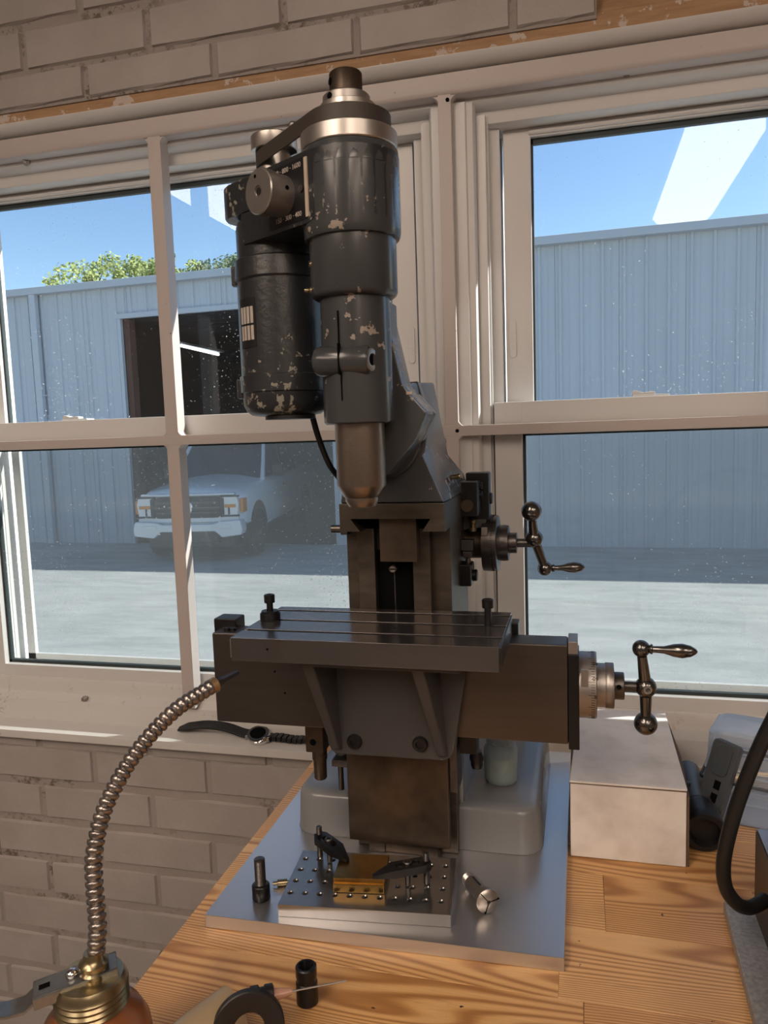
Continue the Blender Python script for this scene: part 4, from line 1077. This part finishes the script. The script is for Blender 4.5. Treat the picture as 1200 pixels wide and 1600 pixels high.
# ================================================================ THINGS ON THE BASE PLATE
# perforated fixture plate with real blind holes
FP0 = Vector((-.2752, .6213, 0)); fa = math.atan2(.0157, .1598)
FT = Matrix.Translation(FP0) @ Matrix.Rotation(fa, 4, 'Z')
FW, FD, FZ0, FZ1 = .1606, .0925, PT+.0003, PT+.0120
def fixture():
    b_ = B(); b_.T = FT; bm = b_.bm
    us = [.0069+k*.01437 for k in range(11)]; vs = [.0192+k*.0193 for k in range(4)]
    xe = [0]+[(us[i]+us[i+1])/2 for i in range(10)]+[FW]; ye = [0]+[(vs[i]+vs[i+1])/2 for i in range(3)]+[FD]
    P = {}
    def V(x, y, z):
        k = (round(x, 6), round(y, 6), round(z, 6))
        if k not in P: P[k] = b_._v((x, y, z))
        return P[k]
    r = .0032; n = 16
    for i in range(11):
        for j in range(4):
            cx, cy = us[i], vs[j]; x0, x1, y0, y1 = xe[i], xe[i+1], ye[j], ye[j+1]
            cor = [V(x1, y1, FZ1), V(x0, y1, FZ1), V(x0, y0, FZ1), V(x1, y0, FZ1)]
            ring = [b_._v((cx+r*math.cos(math.tau*k/n), cy+r*math.sin(math.tau*k/n), FZ1)) for k in range(n)]
            midr = [b_._v((cx+r*.72*math.cos(math.tau*k/n), cy+r*.72*math.sin(math.tau*k/n), FZ1-.0009)) for k in range(n)]
            lowr = [b_._v((cx+r*.68*math.cos(math.tau*k/n), cy+r*.68*math.sin(math.tau*k/n), FZ1-.008)) for k in range(n)]
            for q in range(4):   # quadrant centred on corner q (45,135,225,315 deg)
                k0 = q*4
                idx = [(k0+m_) % n for m_ in range(5)]
                for m_ in range(4):
                    bm.faces.new((cor[q], ring[idx[m_+1]], ring[idx[m_]]))
                bm.faces.new((cor[q], cor[(q+1) % 4], ring[idx[4]]))
            for k in range(n):
                bm.faces.new((ring[k], ring[(k+1) % n], midr[(k+1) % n], midr[k]))
                bm.faces.new((midr[k], midr[(k+1) % n], lowr[(k+1) % n], lowr[k]))
            bm.faces.new(lowr[::-1])
    # sides and bottom
    topl = [[V(x, 0, FZ1) for x in xe], [V(FW, y, FZ1) for y in ye], [V(x, FD, FZ1) for x in reversed(xe)], [V(0, y, FZ1) for y in reversed(ye)]]
    bc = [b_._v((0, 0, FZ0)), b_._v((FW, 0, FZ0)), b_._v((FW, FD, FZ0)), b_._v((0, FD, FZ0))]
    for q in range(4): bm.faces.new([bc[q], bc[(q+1) % 4]] + topl[q][::-1])
    bm.faces.new(bc[::-1])
    o = b_.build('fixture_plate', 'aluminium', None, sharp=30, recalc=True)
    return tag(o, 'thick perforated aluminium fixture plate with rows of small threaded holes', 'plate')
fixture()
# brass blank
bz = FZ1+.0003
c = Vector((-.2085, .6770, 0)); T_ = Matrix.Translation((c.x, c.y, bz)) @ Matrix.Rotation(fa+.03, 4, 'Z')
bt = B(); bt.T = T_
bt.prism([(-.0250, 0), (-.0250, .0085), (-.0215, .0085), (-.0215, .0128), (.0200, .0128), (.0200, 0)], 'x', -.0250, .0240)
tag(bt.build('brass_block', 'brass', None, .0005), 'machined brass block held on the fixture plate by two clamps', 'block')
# strap clamps
def strap_clamp(tip, back, tz, bz_, label):
    tip, back = Vector(tip), Vector(back); d = back-tip; Lc = d.length
    t = thing('strap_clamp', label, 'clamp', (back.x, back.y, bz), 'black strap clamps on the fixture plate')
    T_ = frame((tip.x, tip.y, tz), (d.x, d.y, bz_-tz))
    w = .0080
    prof = [(0, -.002), (0, .002), (Lc*.35, w), (Lc*.9, w), (Lc, w*.6), (Lc, -w*.6), (Lc*.9, -w), (Lc*.35, -w)]
    b_ = B(); b_.T = T_
    # body as two side rails around a real slot
    s0, s1, sw = Lc*.40, Lc*.80, .0034
    out = [(0, -.002), (Lc*.35, -w), (Lc*.88, -w), (Lc, -w*.55), (Lc, w*.55), (Lc*.88, w), (Lc*.35, w), (0, .002)]
    inn = [(s0, -sw*.6), (s0+.003, -sw), (s1-.003, -sw), (s1, -sw*.6), (s1, sw*.6), (s1-.003, sw), (s0+.003, sw), (s0, sw*.6)]
    def zt(x): return .0030+min(1, x/(Lc*.35))*.0050
    O0 = [b_._v((x, y, 0)) for x, y in out]; O1 = [b_._v((x, y, zt(x))) for x, y in out]
    I0 = [b_._v((x, y, 0)) for x, y in inn]; I1 = [b_._v((x, y, .0080)) for x, y in inn]
    for k in range(8):
        j = (k+1) % 8; f = b_.bm.faces.new
        f((O0[k], O0[j], O1[j], O1[k])); f((I1[k], I1[j], I0[j], I0[k])); f((O1[k], O1[j], I1[j], I1[k])); f((O0[j], O0[k], I0[k], I0[j]))
    b_.build('clamp_strap', 'black_steel', t, .0004)
    mid = T_ @ Vector(((s0+s1)/2, 0, 0))
    b_ = B(); b_.lathe((mid.x, mid.y, bz+.001), (0, 0, 1), [(0, .0026), (mid.z-bz+.0035, .0026), (mid.z-bz+.0035, .0042), (mid.z-bz+.0090, .0044), (mid.z-bz+.0098, .0038), (mid.z-bz+.0098, .0022), (mid.z-bz+.0070, .0018), (mid.z-bz+.0070, .0001)], 24)
    b_.build('cap_screw', 'dark_steel', t)
    pb = T_ @ Vector((Lc*.93, 0, 0))
    prof = [(0, .0030)]
    z = 0; tot = pb.z-bz+.0160
    while z < tot: prof += [(z, .0030), (z+.0004, .0026)]; z += .0008
    b_ = B(); b_.lathe((pb.x, pb.y, bz), (0, 0, 1), prof, 16); b_.build('jack_screw', 'dark_steel', t)
strap_clamp((-.2245, .6800), (-.2660, .7090), bz+.0130, bz+.0160, 'black strap clamp gripping brass block from behind left')
strap_clamp((-.1930, .6580), (-.1420, .6830), bz+.0130, bz+.0150, 'black strap clamp gripping brass block from the right')
# upright cap screw
def thread_prof(L_, r, pitch=.0010, d=.0005):
    p = []; z = 0
    while z < L_-pitch: p += [(z, r-d), (z+pitch*.5, r)]; z += pitch
    return p+[(L_-.0006, r), (L_, r-.0008)]
x, y = -.3020, .6440
b_ = thing('cap_screw', 'black threaded socket cap screw standing upside down on base plate', 'screw', (x, y, PT))
h_ = B(); h_.lathe((x, y, PT+.0003), (0, 0, 1), [(0, .0080), (.0006, .0086), (.0140, .0086), (.0152, .0074), (.0152, .0050)], 90, knurl=.02); h_.build('screw_head', 'black_steel', b_, sharp=70)
h_ = B(); h_.lathe((x, y, PT+.0150), (0, 0, 1), thread_prof(.0260, .0053), 24); h_.build('threaded_shank', 'dark_steel', b_)
# small brass fitting beside it
p = Vector((-.2945, .6655, PT+.0035)); d = Vector((.93, .36, 0))
t_ = thing('grease_nozzle', 'tiny brass fitting lying between black screw and fixture plate', 'fitting', (p.x, p.y, PT))
h_ = B(); h_.lathe(p-d*.004, d, [(0, .0018), (.004, .0018), (.0045, .0034), (.0140, .0034), (.0145, .0018), (.0220, .0016), (.0230, .0008)], 18); h_.build('fitting_body', 'old_brass', t_)
# collet
p0 = Vector((-.1085, .7020, PT+.0082)); p1 = Vector((-.0850, .6640, PT+.0118)); d = (p1-p0)
t_ = thing('collet', 'steel spring collet lying on the base plate right of fixture plate', 'collet', (-.095, .685, PT))
Lc = d.length
h_ = B(); h_.lathe(p0, d, [(0, .0052), (0, .0068)]+[(0.0006*k+.0004, .0073 if k % 2 else .0068) for k in range(1, 14)]+[(.0100, .0076), (Lc-.016, .0076), (Lc-.012, .0084), (Lc-.004, .0116), (Lc, .0112), (Lc+.0020, .0084), (Lc+.0020, .0018), (Lc-.006, .0018)], 40); co_ = h_.build('collet_body', 'bright_steel', t_)
dn = d.normalized(); u = dn.orthogonal().normalized(); w = dn.cross(u)
for k in range(3):
    a = k*math.tau/3+.5; dr_ = u*math.cos(a)+w*math.sin(a)
    h_ = B(); T_ = frame(p1+dn*.0003, dr_, dn); h_.box(.0018, .0108, -.0004, .0004, -.001, .0021, T_); h_.build('collet_slit', 'black_hole', co_)
h_ = B(); T_ = frame(p0+dn*.011+Vector((0, 0, .0074)), dn, (0, 0, 1)); h_.box(0, .018, -.0010, .0010, -.001, .0004, T_); h_.build('keyway', 'black_steel', co_)

# bottle on the base casting
bx, by, bz0 = -.0885, .8330, .0625
bt_ = thing('plastic_bottle', 'small cloudy plastic bottle of pale liquid standing on grey machine base', 'bottle', (bx, by, bz0))
h_ = B(); h_.lathe((bx, by, bz0), (0, 0, 1), [(0, .0140), (.0010, .0170), (.0040, .0188), (.0380, .0190), (.0420, .0170), (.0440, .0150), (.0455, .0150), (.0460, .0165), (.0480, .0165), (.0500, .0150), (.0560, .0150)], 48); h_.build('bottle_body', 'bottle_plastic', bt_)
h_ = B(); h_.lathe((bx, by, bz0+.002), (0, 0, 1), [(0, .0150), (.003, .0178), (.0290, .0180), (.0291, .0001)], 40); h_.build('liquid', mat('pale_liquid', (0.36, 0.45, 0.43), 0.2), bt_)
h_ = B(); h_.lathe((bx, by, bz0+.0560), (0, 0, 1), [(0, .0165), (.0140, .0165), (.0150, .0155)], 60); h_.build('bottle_cap', 'clear_plastic', bt_)

# ================================================================ CARDBOARD BOX
t_ = thing('cardboard_box', 'small closed white cardboard box on bench right of the mill', 'box', (.045, .90, 0))
q = [(-.0125, .7975), (.1035, .7975), (.1045, 1.018), (-.0040, 1.012)]
h_ = B(); h_.rings([[(x, y, .0006) for x, y in q], [(x, y, .0820) for x, y in q]]); h_.build('box_body', 'cardboard', t_, .0012)
h_ = B(); h_.rings([[(x, y, .0832) for x, y in ((-.0130, .7960), (.1040, .7965), (.1050, 1.018), (-.0045, 1.012))], [(x, y, .0856) for x, y in ((-.0130, .7965), (.1040, .7965), (.1045, 1.016), (-.0035, 1.010))]]); h_.build('box_lid', 'cardboard', t_, .0008)
h_ = B(); h_.box(-.0124, .1034, .7973, 1.01, .0818, .0830); h_.build('flap_gap', 'cardboard_edge', t_)  # dark strip set in as the shade line under the lid
h_ = B(); h_.prism([(.1040, .7990), (.1065, .8000), (.1105, .90), (.1075, 1.0), (.1050, 1.0)], 'z', .0006, .0760); h_.build('side_flap', 'cardboard_edge', t_)

# ================================================================ TORCH, LATCH TOOL, CLEAR CASE
t_ = thing('flashlight', 'grey cylindrical flashlight with black head lying beside cardboard box', 'flashlight', (.125, .89, 0))
p0 = Vector((.1250, .9640, .0300)); p1 = Vector((.1265, .8300, .0225)); d = p1-p0; Lc = d.length
m_t = mat('slate_anodised', (0.075, 0.082, 0.09), 0.4, 0.2)
h_ = B(); h_.lathe(p0, d, [(0, .0120), (.001, .0150), (.0700, .0165), (.0860, .0170)], 40); h_.build('barrel', m_t, t_)
h_ = B(); h_.lathe(p0+d.normalized()*.0855, d, [(0, .0170), (.0060, .0172), (.0080, .0195), (.0120, .0205), (.0330, .0215), (Lc-.0870, .0220), (Lc-.0855, .0210), (Lc-.0855, .0160), (Lc-.0950, .0140), (Lc-.0950, .001)], 40); h_.build('head', 'black_plastic', t_)
for k, yy in ((0, .905), (1, .862)):
    h_ = B(); h_.sphere((.1180-.004*k, yy, .0415 if k == 0 else .0380), .0045, 12, (1, 1.4, .5)); h_.build('switch', 'black_plastic', t_)
t_ = thing('latch_holder', 'slate grey plastic clip holder leaning on clear plastic case', 'holder', (.150, .90, 0))
T_ = frame((.1390, .8920, .0140), (.28, .12, 1.0), (-.55, -.8, .2))
h_ = B(); h_.T = T_; h_.prism(rrect(.0420, .0000, .0430, .0150, .004, 3), 'z', -.006, .006); bo_ = h_.build('holder_body', m_t, t_, .0012)
h_ = B(); h_.T = T_; h_.prism(rrect(.0640, .0000, .0170, .0095, .006, 4), 'z', .0055, .0085); h_.build('raised_pad', mat('slate_light', (0.055, 0.065, 0.075), 0.3), bo_, .0008)
for x0, x1 in ((.016, .026), (.031, .041)):
    h_ = B(); h_.T = T_; h_.box(x0, x1, -.006, .001, .0056, .0066); h_.build('slot', 'black_hole', bo_)
t_ = thing('clear_case', 'clear hard plastic case with hinged lid on bench by the window', 'case', (.190, .93, 0))
def case_half(T_, L_, Wd, Hh, name, open_up=True):
    h_ = B(); h_.T = T_
    rs = []
    for z, i in ((0, .006), (.003, .001), (Hh*.6, .0), (Hh, -.002)):
        rs.append([(x, y, z) for x, y in rrect(0, 0, L_/2-i, Wd/2-i, .010, 4)])
    h_.rings(rs, cap=False)
    h_.bm.faces.new([h_._v(p) for p in rs[0][::-1]]); bmesh.ops.remove_doubles(h_.bm, verts=h_.bm.verts, dist=1e-6)
    o = h_.build(name, 'clear_plastic', t_, sharp=50); sm = o.modifiers.new('wall', 'SOLIDIFY'); sm.thickness = .0016
    h_ = B(); h_.T = T_
    h_.tube([(x, y, Hh) for x, y in rrect(0, 0, L_/2+.001, Wd/2+.001, .011, 4)]+[(L_/2+.001, Wd/2-.010, Hh)], .0022, 8); h_.build('rim', 'clear_plastic', o)
    return o
TB = Matrix.Translation((.2100, .9270, .0010)) @ Matrix.Rotation(math.radians(-18), 4, 'Z')
case_half(TB, .130, .090, .0470, 'case_base')
TL = Matrix.Translation((.2120, .9370, .1010)) @ Matrix.Rotation(math.radians(-18), 4, 'Z') @ Matrix.Rotation(math.radians(176), 4, 'X')
case_half(TL, .124, .088, .0440, 'case_lid')
h_ = B(); h_.T = TB; rr_ = rrect(0, 0, .068, .048, .012, 4); h_.tube([(x, y, .0505) for x, y in rr_+[rr_[0]]], .0018, 8); h_.build('seal', 'black_rubber', t_)
h_ = B(); h_.T = TB; h_.box(-.02, .015, -.0520, -.0470, .030, .062); h_.build('catch', 'clear_plastic', t_, .001)

# ================================================================ RIGHT-HAND FIXTURE: plate, steel block, cable
mm = B(); mm.prism([(.1275, .7280), (.1235, .5400), (.1400, .36), (.34, .36), (.34, .7350)], 'z', .0004, .0120)
tag(mm.build('mounting_plate', 'rough_plate', None, .0012), 'rough pale metal plate at right edge of bench under dark steel block', 'plate')
sb_ = B(); sb_.box(.1510, .30, .40, .7150, .0124, .0900)
sbo = thing('steel_block', 'dark machined steel block with grey edge at right bench edge', 'block', (.22, .56, .0124))
sb_.build('block_body', 'brown_steel', sbo, .0010)
sb_ = B(); sb_.box(.1520, .29, .41, .7140, .0902, .0925); sb_.build('top_shim', 'aluminium', sbo, .0005)
cpts = [(.1495, .6650, .0560), (.1440, .6600, .0550), (.1330, .6500, .0560), (.1220, .6420, .0640), (.1130, .6380, .0800), (.1110, .6350, .1050), (.1170, .6300, .1450), (.1270, .6250, .1850), (.1400, .6200, .2250), (.1600, .6150, .2700), (.21, .62, .33), (.30, .64, .36), (.40, .70, .30), (.46, .74, .10), (.50, .76, .006)]
tag(B().tube(smooth(cpts, 8), .0058, 14).build('power_cable', 'black_rubber', None), 'thick black cable looping down to the dark steel block', 'cable')

# ================================================================ WATCH ON THE SILL, STRAY NUT
def zs(y): return -.0190+(y-1.062)*.342 if y > 1.062 else -.0205+(y-1.048)*.107
t_ = thing('wristwatch', 'dark wristwatch with rubber strap laid open on window sill', 'watch', (-.5, 1.085, -.01))
def strap(pts, w, th):
    b_ = B(); P = smooth(pts, 6); rs = []
    for i, p in enumerate(P):
        f = 1-.55*max(0, (4-i)/4)
        rs.append([(p.x, p.y-w*f/2, p.z-.0), (p.x, p.y+w*f/2, p.z+.006*f), (p.x, p.y+w*f/2, p.z+.006*f+th), (p.x, p.y-w*f/2, p.z+th)])
    return b_.rings(rs)
strap([(-.6330, 1.0730, -.0120), (-.6100, 1.0720, -.0070), (-.5850, 1.0720, -.0030), (-.5600, 1.0720, -.0030), (-.5400, 1.0720, -.0060), (-.5180, 1.0700, -.0110), (-.5020, 1.0700, -.0130)], .016, .003).build('strap', 'black_rubber', t_, .0006)
ws = B(); 
for k in range(9):
    xx = -.4720+k*.0085; ws.box(xx-.0035, xx+.0035, 1.0620, 1.0790, -.0145+.001*math.sin(k), -.0070+.001*math.sin(k))
ws.build('strap', 'black_rubber', t_, .0008)
wc = B(); wc.lathe((-.4900, 1.0700, -.0150), (0.05, -.35, 1), [(0, .0140), (.0020, .0170), (.0080, .0175), (.0095, .0160), (.0110, .0150), (.0110, .0001)], 36); wco = wc.build('watch_case', 'chrome', t_)
wc = B(); wc.lathe((-.4905, 1.0662, -.0045), (0.05, -.35, 1), [(0, .0172), (.0012, .0172), (.0016, .0130), (.0016, .0001)], 36, knurl=.0); wc.build('bezel', 'dark_steel', wco)
wc = B(); wc.lathe((-.4905, 1.0655, -.0029), (0.05, -.35, 1), [(0, .0125), (.0004, .0125)], 32); wc.build('dial', 'black_hole', wco)
for sx in (-1, 1):
    for sy in (-1, 1):
        wc = B(); wc.box(-.4900+sx*.0165-.0035, -.4900+sx*.0165+.0035, 1.0700+sy*.0080-.0025, 1.0700+sy*.0080+.0025, -.0140, -.0070); wc.build('lug', 'chrome', wco, .0008)
wc = B(); wc.cyl((-.4760, 1.0560, -.0080), (-.4740, 1.0535, -.0080), .0028, seg=12); wc.build('crown', 'chrome', wco)
wc = B(); wc.lathe((-.8136, 1.0875, .0246), (0, -.2, 1), [(0, .0060), (.0040, .0056), (.0055, .0040), (.0055, .0001)], 6)
tag(wc.build('hex_nut', 'satin_steel', None), 'small grey hex nut resting on window frame ledge', 'nut')

# ================================================================ FOREGROUND: OIL CAN
t_ = thing('oil_can', 'pump oil can with long flexible steel spout and copper-coloured body', 'oil can', (-.3320, .4160, 0))
ax = Vector((-.3270, .4200, 0))
h_ = B(); h_.lathe((ax.x, ax.y, .0005), (0, 0, 1), [(0, .0370), (.002, .0385), (.045, .0385), (.056, .0370), (.066, .0320), (.073, .0245), (.078, .0225)], 56)
h_.build('can_body', mat('copper_enamel', (0.30, 0.105, 0.035), 0.28, 0.25), t_)
h_ = B(); pr_ = [(0, .0232)]
for k in range(4): pr_ += [(.0015+k*.0042, .0238), (.0030+k*.0042, .0247), (.0048+k*.0042, .0235)]
pr_ += [(.0190, .0235), (.0225, .0215), (.0235, .0120)]
h_.lathe((ax.x, ax.y, .0740), (0, 0, 1), pr_, 48); cp_ = h_.build('screw_cap', 'old_brass', t_)
h_ = B(); h_.lathe((ax.x+.0025, ax.y+.001, .0970), (0, 0, 1), [(0, .0100), (.0030, .0098), (.0050, .0078), (.0062, .0098), (.0090, .0098), (.0110, .0072), (.0130, .0066), (.0160, .0060)], 32); h_.build('spout_collar', 'old_brass', cp_)
# pump lever: channel running to the lower left
dl_ = Vector((-.80, -.60, -.10)).normalized(); T_ = frame((ax.x+.012, ax.y+.010, .1005), dl_)
h_ = B(); h_.T = T_
h_.prism([(-.002, -.008), (.012, -.011), (.040, -.0085), (.052, -.0080), (.052, .0080), (.040, .0085), (.012, .011), (-.002, .008)], 'z', -.0010, .0012)
h_.box(-.002, .052, -.0102, -.0088, -.007, .0012); h_.box(-.002, .052, .0088, .0102, -.007, .0012)
m_z = steel('zinc_plate', (0.24, 0.245, 0.245), 0.32, (1, 1, 1), 0.2, 60)
lv_ = h_.build('pump_lever', m_z, t_, .0008)
h_ = B(); h_.T = T_; h_.sphere((.027, 0, .0030), .0042, 16, (1, 1, .8)); h_.build('rivet', 'chrome', lv_)
h_ = B(); h_.T = T_; h_.box(.041, .048, -.0022, .0022, .0008, .0016); h_.build('slot', 'black_hole', lv_)
h_ = B(); h_.T = T_
rs = []
for x_, z_, w_ in ((.050, -.002, .0085), (.058, -.007, .0085), (.068, -.006, .0080), (.085, -.001, .0078), (.12, .006, .0085), (.15, .004, .008)):
    rs.append([(x_, -w_, z_-.0012), (x_, w_, z_-.0012), (x_, w_, z_+.0012), (x_, -w_, z_+.0012)])
h_.rings(rs); h_.build('thumb_lever', m_z, lv_, .0006)
# flexible spout: a coil of rings along a curve
sp = [(-.3244, .4240, .1090), (-.3250, .4290, .1275), (-.3318, .4380, .1500), (-.3351, .4450, .1700), (-.3340, .4600, .1966), (-.3241, .4850, .2251), (-.3076, .5150, .2480), (-.2905, .5480, .2585)]
P = smooth(sp, 40)
fine = []; rad = []; acc = 0.0
for i, p in enumerate(P):
    if i: acc += (P[i]-P[i-1]).length
    fine.append(p); ph = (acc/.0054) % 1.0
    rad.append(.0053+.0011*math.sin(math.pi*ph) if ph < .82 else .0046)
h_ = B(); h_.tube(fine, rad, 14); h_.build('flexible_spout', steel('spout_steel', (0.30, 0.27, 0.25), 0.28, (1, 1, 1), 0.15, 80), t_, sharp=60)
pe = Vector(sp[-1]); de = (Vector((-.2768, .5700, .2640))-pe).normalized()
h_ = B(); h_.lathe(pe-de*.001, de, [(0, .0062), (.0050, .0064), (.0060, .0054)], 20); h_.build('nozzle_ring', mat('pale_brass', (0.6, 0.42, 0.24), 0.3, 0.9), t_)
h_ = B(); h_.lathe(pe+de*.0045, de, [(0, .0046), (.0045, .0044), (.0060, .0034), (.0200, .0026), (.0215, .0018)], 6); h_.build('nozzle', 'dark_steel', t_)

# ================================================================ SOCKET AND SYRINGE BOTTLE
x, y = -.2175, .5400
t_ = thing('impact_socket', 'small black socket standing on the bench front by the needle', 'socket', (x, y, 0))
h_ = B(); h_.lathe((x, y, .0004), (0, 0, 1), [(0, .0080), (.0008, .0088), (.0180, .0088), (.0190, .0080), (.0225, .0080), (.0235, .0086), (.0310, .0086), (.0318, .0078), (.0318, .0062), (.0220, .0056), (.0220, .0001)], 40); h_.build('socket_body', 'black_steel', t_)
h_ = B()
for k in range(6):
    a = k*math.tau/6; h_.box(.0050, .0066, -.0008, .0008, .0225, .0312, Matrix.Translation((x, y, 0)) @ Matrix.Rotation(a, 4, 'Z'))
h_.build('spline', 'dark_steel', t_)
t_ = thing('needle_bottle', 'translucent needle-tip oil bottle with black ring cap lying on bench front', 'bottle', (-.27, .485, 0))
p0 = Vector((-.2860, .4480, .0200)); p1 = Vector((-.2590, .4930, .0240)); d = p1-p0
h_ = B(); h_.lathe(p0, d, [(0, .0120), (.002, .0170), (.02, .0182), (d.length-.006, .0188), (d.length, .0180)], 40); h_.build('bottle_body', 'syringe_plastic', t_)
cxx = Vector((-.2400, .4780, .0265)); dd = Vector((.46, -.86, .20)).normalized()
h_ = B(); h_.lathe(cxx, dd, [(0, .0262), (.0055, .0262), (.0062, .0254), (.0062, .0125), (.0055, .0115), (0, .0115)], 56, cap=False); h_.build('ring_cap', 'black_plastic', t_)
pn = Vector((-.2330, .5060, .0300)); dn = Vector((.90, .42, .03)).normalized()
h_ = B(); h_.lathe(pn-dn*.016, dn, [(0, .0090), (.006, .0090), (.007, .0072), (.010, .0072), (.011, .0085), (.017, .0085), (.018, .0060)], 12); h_.build('neck_nut', 'black_plastic', t_)
h_ = B(); h_.lathe(pn+dn*.001, dn, [(0, .0046), (.008, .0036), (.0145, .0022)], 16); h_.build('needle_hub', mat('pink_translucent', (0.45, 0.25, 0.18), 0.2), t_)
h_ = B(); h_.cyl(pn+dn*.014, pn+dn*.058, .0007, seg=8); h_.build('needle', 'satin_steel', t_)
